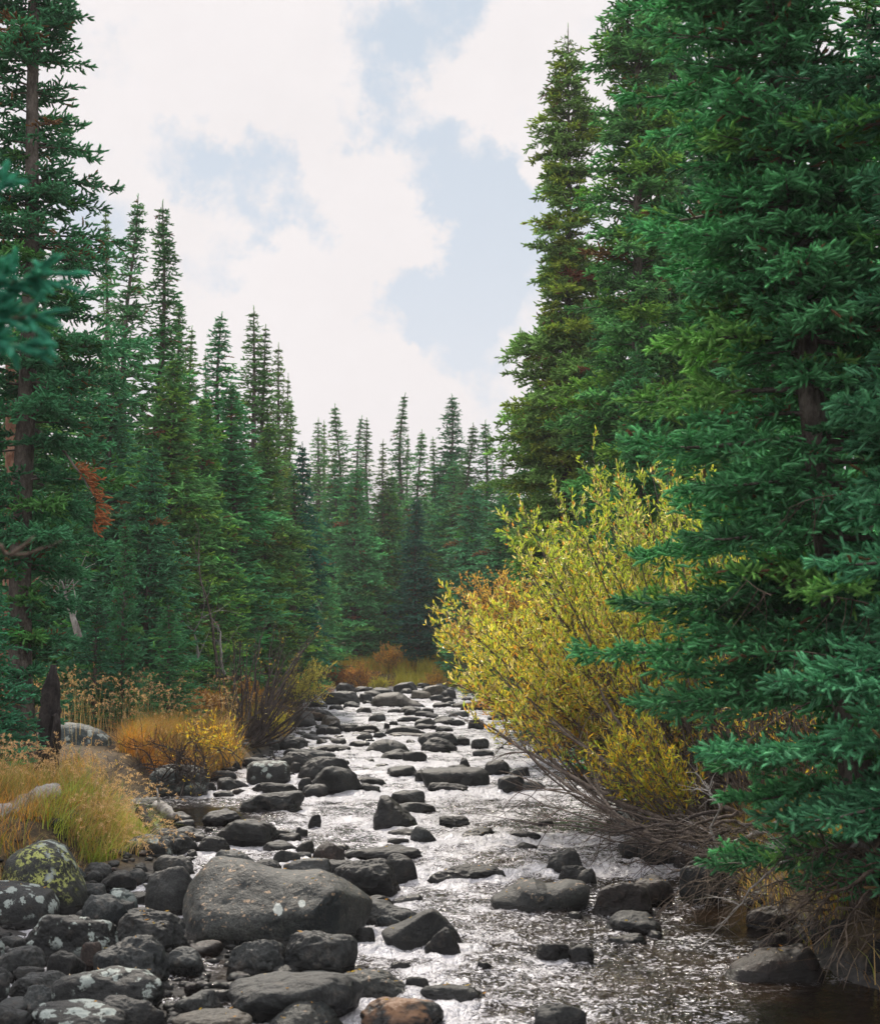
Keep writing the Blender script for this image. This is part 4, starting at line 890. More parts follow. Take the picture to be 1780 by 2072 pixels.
LEFT = [
 ('spire_d', 258, 400, 29, 210, 'slender spruce left of the tallest pointed spire on the left bank'),
 ('spire_a', 314, 412, 30, 200, 'dark evenly pointed spruce spire, the tallest clear of the edge tree'),
 ('thin_b', 190, 425, 34, 120, 'thin ragged spruce top showing behind the branch tips of the left edge tree'),
 ('spire_d', 362, 612, 33, 190, 'pointed spruce right behind the dark evenly pointed spire'),
 ('thin_b', 388, 665, 34, 110, 'narrow spruce just right of the dark spire, its tip low against the cloud'),
 ('thin_a', 413, 712, 37, 60, 'short broken thin top between the dark spire and the broad feathery spruce'),
 ('spire_c', 454, 638, 32, 220, 'broad feathery spruce in the middle of the left bank skyline'),
 ('spire_b', 514, 620, 37, 170, 'open see-through spruce with a bare upper trunk on the left bank'),
 ('thin_b', 534, 662, 37.5, 110, 'narrow spruce touching the right side of the open see-through spruce'),
 ('spire_b', 560, 694, 40, 130, 'tiered thin spruce sharply pointed, sixth from the right of the left bank skyline'),
 ('thin_a', 579, 758, 41, 60, 'bare poled dying spruce with tufts only, at the end of the left skyline'),
 ('thin_b', 593, 806, 42, 80, 'lowest slender tip where the left skyline falls to the stream gap'),
 ('fir_dark', 608, 898, 38, 130, 'dark blue green fir with a smooth pointed top right of the left wall of trees'),
 ('bushy_a', 225, 745, 25, 330, 'bushy blue green spruce filling the bank behind the burnt stump'),
 ('bushy_b', 345, 720, 27, 300, 'bushy spruce with pale shoots below the dark pointed spire'),
 ('bushy_a', 300, 900, 24.5, 260, 'low dense spruce with blue green boughs behind the orange sedge'),
 ('bushy_b', 415, 800, 28.5, 260, 'yellowish green dense spruce below the broad feathery spruce'),
 ('spire_c', 480, 770, 30, 260, 'full mid green spruce between the feathery spruce and the stream'),
 ('bushy_b', 545, 850, 33, 230, 'light green full spruce at the inner edge of the left bank trees'),
 ('spire_e', 590, 960, 36, 150, 'yellow green spruce low beside the dark blue green fir'),
 ('young', 252, 1050, 22.5, 120, 'young bright green spruce with a distinct leader behind the left bank grass'),
 ('young', 196, 1205, 22.0, 120, 'smallest young spruce with silvery leader shoots'),
 ('bushy_a', 130, 900, 27, 300, 'shadowed spruce behind the red dead bough'),
 ('spire_d', 70, 480, 31, 280, 'tall spruce hidden behind the left edge tree'),
 ('spire_c', 20, 600, 26, 300, 'dense spruce at the very left edge behind the trunks'),
 ('young', 345, 1225, 22, 150, 'young bushy spruce behind the seed heads of the orange sedge'),
 ('young', -15, 1180, 15.5, 230, 'low young spruce bough cluster at the left edge beside the burnt stump'),
]
CEN = [
 ('spire_b', 642, 846, 52, 110, 'pale leftmost spruce of the group across the stream'),
 ('thin_a', 657, 852, 55, 60, 'thin tip just left of the tall dark trunked spruce across the stream'),
 ('spire_d', 680, 818, 50, 130, 'dark trunked open spruce, tallest at the left of the far group'),
 ('spire_e', 722, 842, 53, 84, 'narrow columnar spruce before the mountain'),
 ('thin_b', 745, 846, 54, 80, 'slim sparse spruce right of the narrow columnar one'),
 ('spire_b', 768, 890, 50, 90, 'short dark tipped spruce left of the tall needle spire'),
 ('spire_e', 806, 797, 54, 104, 'tallest needle thin spire in the far group, with a long bare leader'),
 ('thin_a', 826, 880, 56, 44, 'dead stick of a tree right of the tall needle thin spire'),
 ('spire_d', 851, 872, 51, 120, 'ragged double topped spruce near the middle of the far group'),
 ('thin_b', 873, 885, 55, 70, 'faint thin spruce left of the broad pale one'),
 ('spire_c', 900, 800, 55, 170, 'broad pale sunlit spruce rising above the right half of the far group'),
 ('spire_d', 950, 858, 47, 130, 'left one of two dark spruces next to the right bank trees'),
 ('spire_a', 977, 852, 47, 130, 'right one of two dark spruces next to the right bank trees'),
 ('thin_b', 1022, 898, 56, 80, 'small distant spruce tip close to the right bank trees'),
 ('bushy_a', 722, 945, 47.5, 210, 'full blue green spruce sweeping down to the far grass'),
 ('fir_dark', 845, 1008, 46, 130, 'bluish conical fir in front of the far group'),
 ('spire_c', 668, 940, 49, 150, 'dark leafy spruce behind the hanging dead snag'),
 ('bushy_b', 790, 960, 50, 160, 'soft green spruce filling the gap below the needle thin spire'),
 ('spire_c', 900, 930, 49, 180, 'full spruce below the broad pale one'),
 ('bushy_a', 960, 980, 44, 220, 'dense dark spruce at the foot of the two dark spruces'),
 ('bushy_b', 870, 1100, 47.5, 150, 'low dense spruce right of the bluish conical fir'),
 ('bushy_a', 640, 1040, 44, 150, 'low spruce at the left corner of the far bank'),
 ('bushy_a', 1030, 1000, 38, 260, 'dark spruce between the far group and the big right bank spruces'),
]
RIGHT = [
 ('spire_c', 1375, -260, 27.5, 430, 'very tall dense spruce right behind the tall open spruce'),
 ('bushy_b', 1345, 230, 25, 300, 'light green spruce filling in behind the trunk of the tall open spruce'),
 ('bushy_a', 1230, 560, 26, 260, 'blue green spruce between the brown tipped spire and the tall open spruce'),
 ('spire_d', 1455, -380, 26, 300, 'very tall spruce behind the near right tree, its top beyond the picture'),
 ('bushy_a', 1290, 700, 19.5, 330, 'blue green bushy spruce right behind the top of the golden willow'),
 ('spire_c', 1550, -100, 18, 460, 'dense spruce behind the trunk of the near right tree'),
 ('bushy_b', 1470, 380, 22, 300, 'mid height spruce filling the gap behind the near right boughs'),
 ('bushy_a', 1640, 520, 15, 460, 'shadowed spruce deep behind the near right tree'),
 ('bushy_a', 1110, 1060, 27, 240, 'dark low spruce behind the left shoulder of the golden willow'),
 ('spire_c', 1740, -200, 14, 460, 'dense dark spruce at the right edge of the picture'),
 ('bushy_b', 1420, 900, 18.5, 360, 'shaded spruce behind the middle of the golden willow'),
]
for a in LEFT: tree(a[0], a[1], a[2], a[3], a[4] * 1.12, a[5], GL)
for a in CEN: tree(a[0], a[1], a[2], a[3] + 5.5, a[4] * 1.1, a[5], GC)
for a in RIGHT: tree(*a, GR)
# the wood goes on behind: trees of which only scraps show between the named ones
rr = rs(55); kk = ['spire_a', 'spire_c', 'spire_d', 'bushy_a', 'bushy_b', 'spire_e']
def wood_row(n, fu, fD, ftop, label, grp):
    for i in range(n):
        tree(kk[rr.randint(6)], fu(i), ftop(i), fD(i), rr.uniform(150, 260), label, grp)
wood_row(12, lambda i: 10 + i * 52 + rr.uniform(-15, 15), lambda i: 35 + i * .7 + rr.uniform(0, 5), lambda i: 800 + i * 10 + rr.uniform(-40, 60), 'spruce of the closed wood, seen only in scraps between the left bank spruces', 'wood behind the left bank')
wood_row(12, lambda i: 630 + i * 38 + rr.uniform(-12, 12), lambda i: 58 + rr.uniform(0, 9), lambda i: 960 + rr.uniform(-30, 60), 'spruce of the closed wood, seen only in scraps across the stream', 'wood across the stream')
wood_row(9, lambda i: (1080, 1140, 1400, 1450, 1520, 1590, 1660, 1720, 1780)[i] + rr.uniform(-20, 20), lambda i: 34 + rr.uniform(-4, 6), lambda i: (760 if i < 2 else 420) + rr.uniform(-60, 120), 'spruce of the closed wood, seen only in scraps on the right', 'wood behind the right bank')

# ---- single trees with crowns of their own
def own_tree(name, u, D, label, group, zb=None, bark_='bark', **kw):
    x = (u - CX) / F_PX * D; z = (gz(x, D) - .08) if zb is None else zb
    e = obj(name, None, loc=(x, D, z)); e.empty_display_size = .3; tag(e, label, 'spruce tree', group)
    (V, F, C), wood = spruce(**kw)
    obj('crown', mesh('crown', V, F, M['needle'], C), e); obj('trunk', wood.mesh('trunk', M[bark_], True), e); return e
zt = lambda u, v, D: at(u, v, D)[2]
own_tree('spruce_tree', 62, 17.5, 'huge spruce at the left edge with a bare grey trunk and long boughs against cloud', GL,
         seed=31, H=12.5, Rad=1.28, crown0=.04, dens=1.05, needle=(14, .036, .0075), shoot=.065, gap=.28, clump=.8, droop=.18, up=.25, trunk_r=.135, sub=3, yellow=.10, dead=.012,
         prof=lambda t: .62 + .38 * math.sin(min(1, t * 1.5) * math.pi) - .35 * smooth(.75, 1, t), base_col=(.032, .095, .050), tip_col=(.10, .25, .13), zmax=10.4, whorl=.20)
own_tree('spruce_tree', 1137, 28, 'tall spruce at the left of the right bank group, its brownish spire tipped bare', GR,
         seed=32, H=zt(1137, 20, 28) - .45, Rad=1.86, crown0=.03, dens=1.1, needle=(12, .042, .010), shoot=.075, gap=.12, clump=1.0, droop=.12, up=.5, sub=3, yellow=.28, dead=.004,
         prof=lambda t: np.interp(t, [0, .3, .41, .52, .64, .79, .93, 1], [1.0, .98, .93, .80, .62, .48, .32, .05]), base_col=(.085, .150, .050), tip_col=(.38, .50, .17))
own_tree('spruce_tree', 1302, 22, 'tall open spruce with a visible trunk and upturned boughs, its top beyond the picture', GR,
         seed=33, H=zt(1302, -260, 22) - .6, Rad=1.35, crown0=.03, dens=.8, needle=(12, .042, .010), shoot=.075, gap=.30, clump=1.0, droop=.12, up=.45, sub=3, yellow=.2,
         prof=lambda t: np.interp(t, [0, .3, .5, .8, 1], [1.0, .95, .8, .75, .2]), base_col=(.055, .12, .050), tip_col=(.30, .44, .16), zmax=zt(1302, -60, 22))
near = own_tree('spruce_tree', 1745, 9.6, 'nearest big dark spruce, its thick blue green boughs reaching over the willow', GR, zb=.32,
         seed=34, H=9.0, Rad=1.62, crown0=.03, dens=1.55, needle=(40, .027, .0042), core=.30, shoot=.055, gap=.10, clump=.5, droop=.26, up=.22, sub=3, yellow=.05, dead=0.0, trunk_r=.11, lean=(-.75, .2), whorl=.17, limb_k=1.3,
         prof=lambda t: np.interp(t, [0, .09, .16, .24, .30, .39, .53, .8, 1], [.55, .80, .88, .94, .86, .68, .58, .45, .1]), base_col=(.024, .088, .044), tip_col=(.165, .35, .200), zmax=6.5)
own_tree('spruce_tree', 1985, 8.6, 'spruce standing just outside the right edge, only its dark left boughs in view', GR, zb=.35,
         seed=35, H=8.6, Rad=1.25, crown0=.03, dens=1.35, needle=(40, .027, .0042), core=.30, shoot=.055, gap=.10, clump=.5, droop=.28, up=.18, sub=3, yellow=.08, dead=0.0, trunk_r=.10, whorl=.19, limb_k=1.3,
         prof=lambda t: np.interp(t, [0, .1, .35, .5, .8, 1], [.9, 1.0, .92, .85, .7, .2]), base_col=(.024, .088, .042), tip_col=(.15, .32, .17), zmax=6.0, az=(math.pi * 1.02, 2.0))
# bare lichened twigs hanging in the near spruce
r = rs(770); off = np.array(near.location)
def twig_(pts, r0, tw):
    W = MB(); q = bez(pts, 12); V, F = tube(q - off, np.linspace(r0, r0 * .35, 12), 6); W.add(V, F)
    for k in range(tw):
        f = r.uniform(.15, .95); a = q[int(f * 11)]; d = unit(np.array([r.uniform(-.7, .3), r.uniform(-.4, .3), -1.0])); l = r.uniform(.10, .30); b_ = a + d * l * .5 + [-.02, 0, 0]; c_ = a + d * l + [-.06, 0, .01]
        V, F = tube(bez([a, b_, c_], 7) - off, np.linspace(.0032, .0013, 7), 5); W.add(V, F)
        W.add(V, F)
        if r.rand() < .6:
            V, F = tube(np.array([b_, b_ + unit(d + [r.uniform(-1, 1), 0, .3]) * l * .4]) - off, [.002, .001], 4); W.add(V, F)
    obj('dead_twig', W.mesh('dead_twig', M['rootwood'], True), near)
for (p_, r0, tw) in [([(1800,1352,8.7),(1690,1330,8.6),(1620,1318,8.5),(1556,1318,8.45)], .009, 11), ([(1800,1235,8.7),(1730,1215,8.6),(1660,1205,8.5)], .008, 7), ([(1560,1205,8.5),(1530,1190,8.5),(1500,1165,8.5)], .006, 5),
                     ([(1790,1425,8.6),(1745,1440,8.5),(1715,1480,8.5)], .008, 6), ([(1640,1420,8.6),(1570,1455,8.5),(1510,1500,8.5)], .008, 6), ([(1700,1000,8.8),(1640,1010,8.6),(1590,1030,8.6)], .007, 5)]:
    twig_([at(*a) for a in p_], r0 * .7, tw)
# ------------------------------------------------------------------ leafy shrubs
def leaves(O, Dv, ln, wd, colr, r, up=.25):
    m = len(O); s = unit(np.cross(Dv, r.normal(size=(m, 3)) * .8 + [0, 0, 1.0])); nrm = np.cross(Dv, s)
    l = (ln * r.uniform(.6, 1.25, m))[:, None]; w_ = (wd * r.uniform(.7, 1.2, m))[:, None]
    a = O; b = O + Dv * l * .45 - s * w_ / 2 + nrm * w_ * .15; c = O + Dv * l - nrm * l * r.uniform(-.05, .3, (m, 1)); d = O + Dv * l * .45 + s * w_ / 2 + nrm * w_ * .15
    V = np.stack([a, b, c, d], 1).reshape(-1, 3); i = np.arange(m)[:, None] * 4
    return V, np.concatenate([i + [[0, 1, 2]], i + [[0, 2, 3]]]), np.repeat(colr, 4, 0)
def shrub(name, cat, label, group, stems, r, leaf=(.05, .012), twigs=14, per=9, pal=None, t0=.35, rad=.011, tw_len=(.12, .34), name_mat='twig', zcol=None, leafless=0.0, loc=None, sub=1):
    """stems: lists of world points; leaves sit on twigs along the outer part of every stem"""
    base = np.mean([s[0] for s in stems], 0) if loc is None else np.array(loc); W = MB(); O, Dv, C = [], [], []
    pal = np.array(pal)
    for st in stems:
        pts = bez(st, 16) + fbm(np.linspace(0, 5, 16)[:, None] * [1, 0, 0] + r.uniform(0, 99, 3), 2, 3)[:, None] * r.normal(size=3) * .05
        Ls = np.linalg.norm(np.diff(pts, axis=0), axis=1).sum(); s = np.linspace(0, 1, 16)
        V, F = tube(pts - base, rad * (.75 + .2 * Ls) * (1 - s) ** .8 + .0022, 6); W.add(V, F)
        tn = max(3, int(twigs * Ls)); tg = unit(np.gradient(pts, axis=0))
        for q in r.uniform(t0 * .6, 1.0, tn):
            p0 = np.array([np.interp(q, s, pts[:, i]) for i in range(3)]); t_ = tg[min(15, int(q * 16))]
            dd = unit(t_ * .8 + r.normal(size=3) * .55 + [0, 0, .45]); tl = r.uniform(*tw_len) * (1.25 - q * .5)
            segs = [(p0, dd, tl)]
            for _ in range(sub):
                f_ = r.uniform(.2, .8); segs.append((p0 + dd * tl * f_, unit(dd + r.normal(size=3) * .5), tl * .6))
            for (a, d_, l_) in segs:
                mid = a + d_ * l_ * .5 + r.normal(size=3) * .02; end = a + d_ * l_ + [0, 0, l_ * .12]
                V, F = tube(np.array([a, mid, end]) - base, [.0034, .0026, .0014], 3); W.add(V, F)
                if q < t0 or r.rand() < leafless: continue
                k = max(2, int(per * l_ / .2)); f = r.uniform(.1, 1.05, k)[:, None]
                O.append(a + (end - a) * f); Dv.append(unit(d_ + r.normal(0, .55, (k, 3)) + [0, 0, .25]))
                ci = pal[r.randint(len(pal), size=k)] if zcol is None else zcol(a, k, r)
                C.append(ci * r.uniform(.75, 1.25, (k, 1)))
    e = obj(name, None, loc=base); tag(e, label, cat, group); e.empty_display_size = .2
    obj('stems', W.mesh('stems', M[name_mat], True), e)
    if O:
        V, F, Cc = leaves(np.vstack(O) - base, np.vstack(Dv), leaf[0], leaf[1], np.vstack(C), r); obj('foliage', mesh('foliage', V, F, M['leaf'], Cc), e)
    return e
def inside(poly, u, v):
    c = False; n = len(poly)
    for i in range(n):
        (x1, y1), (x2, y2) = poly[i], poly[(i + 1) % n]
        if (y1 > v) != (y2 > v) and u < (x2 - x1) * (v - y1) / (y2 - y1) + x1: c = not c
    return c
# ---- the golden willow leaning over the stream
r = rs(301)
ENV = [(852,1285),(895,1200),(955,1165),(1010,1120),(1035,1045),(1095,970),(1140,925),(1190,905),(1235,945),(1290,965),(1335,905),(1375,955),(1500,960),(1560,1100),(1550,1350),(1450,1560),(1330,1590),(1200,1560),(1080,1500),(960,1480),(905,1400)]
GRN, YEL, GOL, ORA, PALE = (.36,.50,.08), (.62,.62,.10), (.66,.52,.08), (.60,.33,.06), (.70,.66,.34)
def wcol(p, k, r):
    t = (p[2] - .55) / 2.5 + r.normal(0, .17, k) - .06 * (p[0] < .1)
    out = np.array([ORA if x < .04 else GOL if x < .36 else YEL if x < .76 else GRN for x in t]); m = r.rand(k) < .24; out[m] = PALE
    m = r.rand(k) < .30; out[m] = GRN; m = r.rand(k) < .06; out[m] = ORA; return out
stems = []
for i in range(240):
    while True:
        u, v = r.uniform(850, 1560), r.uniform(900, 1590)
        if inside(ENV, u, v) and not (u > 1480 and r.rand() < .5): break
    D1 = r.uniform(14.2, 17.6) - .6 * (u < 1000)
    q = at(u, v, D1); b = np.array([2.75 + r.uniform(-.45, .75), 15.0 + r.uniform(-.9, 1.3), 0]); b[2] = max(gz(b[0], b[1]) - .05, .2)
    hor = (b[0] - q[0]); m1 = b + (q - b) * .32 + [-.12 * hor, 0, -.16 * max(0, q[2] - b[2])]; m1[2] = max(m1[2], .38)
    m2 = b + (q - b) * .68 + [-.08 * hor, 0, -.07 * (q[2] - b[2])]; m2[2] = max(m2[2], .42)
    stems.append([b, m1, m2, q])
shrub('willow_bush', 'willow', 'large golden leaved willow leaning over the right side of the stream', None, stems, r, leaf=(.062, .0195), twigs=9, per=9, pal=[YEL], zcol=wcol, t0=.55, rad=.0085)
# the bright low willow spray in front, by the near right tree
r = rs(302); stems = []
for i in range(18):
    q = at(r.uniform(1175, 1325), r.uniform(1475, 1600), r.uniform(12.6, 13.6)); b = np.array([2.35 + r.uniform(-.15, .2), 13.4 + r.uniform(-.3, .3), .33])
    stems.append([b, b + (q - b) * .5 + [0, 0, -.05], q])
shrub('willow_bush', 'willow', 'small bright yellow green willow spray low in front of the golden willow', None, stems, r, leaf=(.062, .015), twigs=14, per=8, pal=[(.40,.42,.05),(.27,.36,.05),(.5,.42,.05),(.52,.34,.04)], t0=.35, rad=.006)
# the far pale orange willow left of the golden one
r = rs(303); stems = []
for i in range(60):
    q = at(r.uniform(905, 1075), r.uniform(1165, 1300), r.uniform(22.5, 24.5)); b = np.array([2.6 + r.uniform(-.4, .3), 24 + r.uniform(-.5, .5), .55]); stems.append([b, b + (q - b) * .5 + [-.15, 0, .1], q])
shrub('willow_bush', 'willow', 'pale orange willow crown farther back at the left shoulder of the golden willow', None, stems, r, leaf=(.055, .018), twigs=9, per=8, pal=[(.55,.36,.13),(.55,.42,.12),(.45,.38,.1),(.5,.27,.07)], t0=.5, rad=.007)
# brown brush of stems behind the near right tree
r = rs(304)
for j, lab in enumerate(('thicket of upright brown willow stems with scattered yellow leaves behind the near spruce boughs', 'thicket of brown stems with drying leaves low on the right bank between spruce and willow')):
    stems = []
    for i in range(60):
        b = np.array([3.1 + r.uniform(-.5, 1.4), 12.4 + j * 1.6 + r.uniform(-.7, .7), 0]); b[2] = gz(b[0], b[1]); q = b + [r.uniform(-.7, .1), r.uniform(-.3, .3), r.uniform(.9, 1.9)]
        stems.append([b, b + (q - b) * .5 + [-.05, 0, .05], q])
    shrub('willow_bush', 'willow', lab, None, stems, r, leaf=(.05, .012), twigs=6, per=4, pal=[GOL, (.35,.2,.05), YEL], t0=.2, rad=.005)

# ---- bare shrub on the left bank
r = rs(305); stems = []
for (u, v, D) in [(640,1268,25),(612,1300,24.5),(575,1285,25),(548,1262,25.5),(520,1275,25),(496,1290,24.5),(470,1300,25),(585,1330,24),(630,1345,24),(655,1385,24),(600,1380,23.5),(560,1340,23.5),(640,1425,23),(598,1440,22.5),(520,1340,23.5),(500,1380,23.5),(455,1340,24),(430,1330,24),(540,1400,22.8),(575,1420,22.6),(480,1330,24.4),(620,1400,23.4),(505,1310,25),(450,1400,23.5)] * 2:
    b = np.array([-3.15 + r.uniform(-.25, .35), 23.6 + r.uniform(-.5, .7), .42]); q = at(u + r.uniform(-14, 14), v + r.uniform(-10, 10), D)
    stems.append([b, b + (q - b) * .35 + [.06, 0, -.12], b + (q - b) * .7 + [0.03, 0, -.04], q])
shrub('bare_shrub', 'shrub', 'leafless dark stemmed shrub arching from the left bank over the stream', None, stems, r, leaf=(.05, .014), twigs=6, per=2, pal=[(.45,.36,.08), (.4,.3,.06)], leafless=.85, rad=.017, name_mat='twig_dark')
r = rs(306); stems = []
for i in range(9):
    b = np.array([-2.85, 20.6, .36]) + r.uniform(-.3, .3, 3) * [1, 1, .2]; q = at(r.uniform(385, 440), r.uniform(1465, 1515), r.uniform(19.4, 20.2)); stems.append([b, b + (q - b) * .5 + [0, 0, .08], q])
shrub('willow_bush', 'willow', 'small yellow leaved willow sprig at the right end of the orange sedge', None, stems, r, leaf=(.06, .02), twigs=10, per=6, pal=[(.55,.4,.05), (.45,.42,.07), (.5,.3,.04)], t0=.3, rad=.006)
r = rs(307); stems = []
for i in range(34):
    b = np.array([-3.0 + r.uniform(-.3, .3), 18.3 + r.uniform(-.3, .5), .42]); q = at(r.uniform(215, 420), r.uniform(1480, 1640), r.uniform(16.6, 18.2)); stems.append([b, b + (q - b) * .5 + [0, 0, .12], q])
shrub('bare_shrub', 'shrub', 'tangle of dead grey twigs hanging below the orange sedge over the left pool', None, stems, r, leaf=(.045, .016), twigs=9, per=2, pal=[(.5,.38,.05)], leafless=.93, rad=.008, name_mat='twig_dark')
r = rs(308); stems = []
for i in range(30):
    b = np.array([-3.0, 30.5, .55]) + r.uniform(-.4, .4, 3) * [1, 1, .2]; q = at(r.uniform(590, 672), r.uniform(1350, 1420), r.uniform(29, 31)); stems.append([b, b + (q - b) * .5 + [0, 0, .1], q])
shrub('willow_bush', 'willow', 'light yellow willow twigs reaching over the water at the left of the stream head', None, stems, r, leaf=(.055, .02), twigs=9, per=7, pal=[(.5,.45,.12), (.42,.42,.1)], t0=.4, rad=.006)

# ---- autumn shrubs along the far bank and on the left
def bushy(u, v, D, wpx, hpx, pal, label, seed, n=46, name='autumn_shrub', leaf=(.05, .022), per=10):
    r = rs(seed); c = at(u, v, D); c[2] = gz(c[0], D) - .05; w_ = wpx / F_PX * D; h_ = hpx / F_PX * D; stems = []
    for i in range(n):
        a = r.uniform(0, 6.28); k = r.rand() ** .5; q = c + [math.cos(a) * k * w_ / 2, math.sin(a) * k * w_ / 3, h_ * (1 - .45 * k * k) * r.uniform(.65, 1.05)]
        b = c + r.uniform(-.12, .12, 3) * [w_, w_, 0]; stems.append([b, b + (q - b) * .5 + [0, 0, .06], q])
    shrub(name, 'shrub', label, 'autumn shrubs', stems, r, leaf=leaf, twigs=11, per=per, pal=pal, t0=.15, rad=.005, tw_len=(.1, .28))
RU, OR, YG = [(.46,.2,.06),(.52,.26,.08),(.38,.15,.05)], [(.62,.36,.08),(.58,.42,.10),(.5,.28,.06)], [(.5,.46,.07),(.58,.5,.1),(.42,.42,.07)]
bushy(652, 1340, 51, 60, 70, OR, 'upright orange shrub at the foot of the far dead snag', 401)
bushy(690, 1378, 49.5, 84, 50, RU, 'rust red shrub at the left of the far bank', 402)
bushy(640, 1388, 45, 70, 34, RU + OR, 'low mixed rust and gold shrub over the upper left stream edge', 403)
bushy(732, 1382, 48.8, 76, 62, OR + RU, 'broad rust orange shrub in the middle of the far bank', 404)
bushy(788, 1350, 50.5, 58, 60, OR, 'tall orange shrub behind the yellow far grass', 405)
bushy(768, 1388, 48, 40, 34, YG, 'small yellow shrub next to the broad rust orange shrub', 406)
bushy(880, 1372, 48.5, 60, 50, OR, 'orange brown shrub at the right of the far bank', 407)
bushy(620, 1352, 46, 50, 40, RU, 'dull rust shrub under the light green left trees', 408)
bushy(1010, 1360, 36, 120, 60, OR, 'orange shrub glimpsed through the golden willow', 409)
bushy(410, 1400, 24.5, 90, 60, OR + RU, 'bronze shrub behind the bare shrub on the left bank', 410)
bushy(490, 1390, 28, 110, 60, OR, 'orange undergrowth shrub behind the stems of the bare shrub', 411)
bushy(540, 1420, 26, 60, 40, YG, 'yellow green low shrub at the water edge behind the bare shrub', 412)

# ------------------------------------------------------------------ grasses
def blades(n, place, hgt, wd, pal, r, droop=.5, lean=(0, 0), seg=4):
    xy = place(n); x, y = xy[:, 0], xy[:, 1]; n = len(x); z = ground(x, y) - .02
    h = hgt * r.uniform(.5, 1.2, n); a = r.uniform(0, 6.283, n); dx = np.cos(a) * droop * r.uniform(.2, 1.2, n) + lean[0]; dy = np.sin(a) * droop * r.uniform(.2, 1.2, n) + lean[1]
    s = np.linspace(0, 1, seg + 1)[None]; px = x[:, None] + (dx * h)[:, None] * s ** 1.8; py = y[:, None] + (dy * h)[:, None] * s ** 1.8
    dr = np.hypot(dx, dy); pz = z[:, None] + h[:, None] * (s - (.32 * dr)[:, None] * s ** 2.6)
    sx, sy = -np.sin(a + r.normal(0, .6, n)), np.cos(a); w_ = (wd * r.uniform(.6, 1.3, n))[:, None] * (1 - s * .92) / 2
    Lf = np.stack([px - sx[:, None] * w_, py - sy[:, None] * w_, pz], -1); Rt = np.stack([px + sx[:, None] * w_, py + sy[:, None] * w_, pz], -1)
    V = np.stack([Lf, Rt], 2).reshape(-1, 3); b = np.arange(n)[:, None] * (2 * (seg + 1)) + np.arange(seg)[None] * 2; b = b.ravel()
    F = np.stack([b, b + 1, b + 3, b + 2], -1); c = np.array(pal)[r.randint(len(pal), size=n)] * r.uniform(.7, 1.25, (n, 1))
    tips = np.stack([px[:, -1], py[:, -1], pz[:, -1]], -1); td = unit(tips - np.stack([px[:, -2], py[:, -2], pz[:, -2]], -1))
    return V, F, np.repeat(c, 2 * (seg + 1), 0), tips, td
def plumes(tips, td, r, ln, colr):
    """drooping seed heads at the ends of stalks"""
    k = 16; m = len(tips); f = r.rand(m, k, 1); o = tips[:, None] + td[:, None] * (ln * (f - .25)) - np.array([0, 0, 1.0]) * (ln * .7 * f ** 2)
    d = unit(td[:, None] * .8 + r.normal(0, .5, (m, k, 3)) + [0, 0, -.3]); c = np.array(colr)[r.randint(len(colr), size=m * k)] * r.uniform(.7, 1.3, (m * k, 1))
    return leaves(o.reshape(-1, 3), d.reshape(-1, 3), .026, .0065, c, r)
def box(x0, x1, y0, y1, r, clumps=0, edge=None):
    def f(n):
        if clumps:
            c = np.stack([r.uniform(x0, x1, clumps), r.uniform(y0, y1, clumps)], -1); p_ = c[r.randint(clumps, size=n)] + r.normal(0, .06, (n, 2))
        else: p_ = np.stack([r.uniform(x0, x1, n), r.uniform(y0, y1, n)], -1)
        return p_ if edge is None else p_[edge(p_[:, 0], p_[:, 1])]
    return f
def nolog(f): return lambda x, y: f(x, y) & ~((y > 14.7) & (x < -3.2) & (x > -4.9)) & ~((x < -2.95) & (y < 14.6) & (y < 12.55 + (x + 4.4) * 1.45))
def bankL(m_=0.1, m2=9): return lambda x, y: (np.interp(y, YK, XL) - x > m_) & (np.interp(y, YK, XL) - x < m2)
def bankR(m_=0.1, m2=9): return lambda x, y: (x - np.interp(y, YK, XR) > m_) & (x - np.interp(y, YK, XR) < m2)
def grass_obj(name, label, sets, seed, cat='grass'):
    r = rs(seed); g_ = MB()
    for (n, place, hgt, wd, pal, droop, lean, pl) in sets:
        V, F, C, tips, td = blades(n, place(r), hgt, wd, pal, r, droop, lean); g_.add(V, F, C)
        if pl:
            V, F, C = plumes(tips[:pl[0]], td[:pl[0]], r, pl[1], pl[2]); g_.add(V, F, C)
    tag(obj(name, g_.mesh(name, M['grass'])), label, cat, None, 'stuff')
STR, TAN_, GRS, ORG, BRN = (.46,.32,.13), (.52,.38,.20), (.22,.27,.05), (.55,.27,.05), (.24,.14,.06)
PL = [(.55,.38,.22), (.48,.32,.18), (.6,.44,.28)]
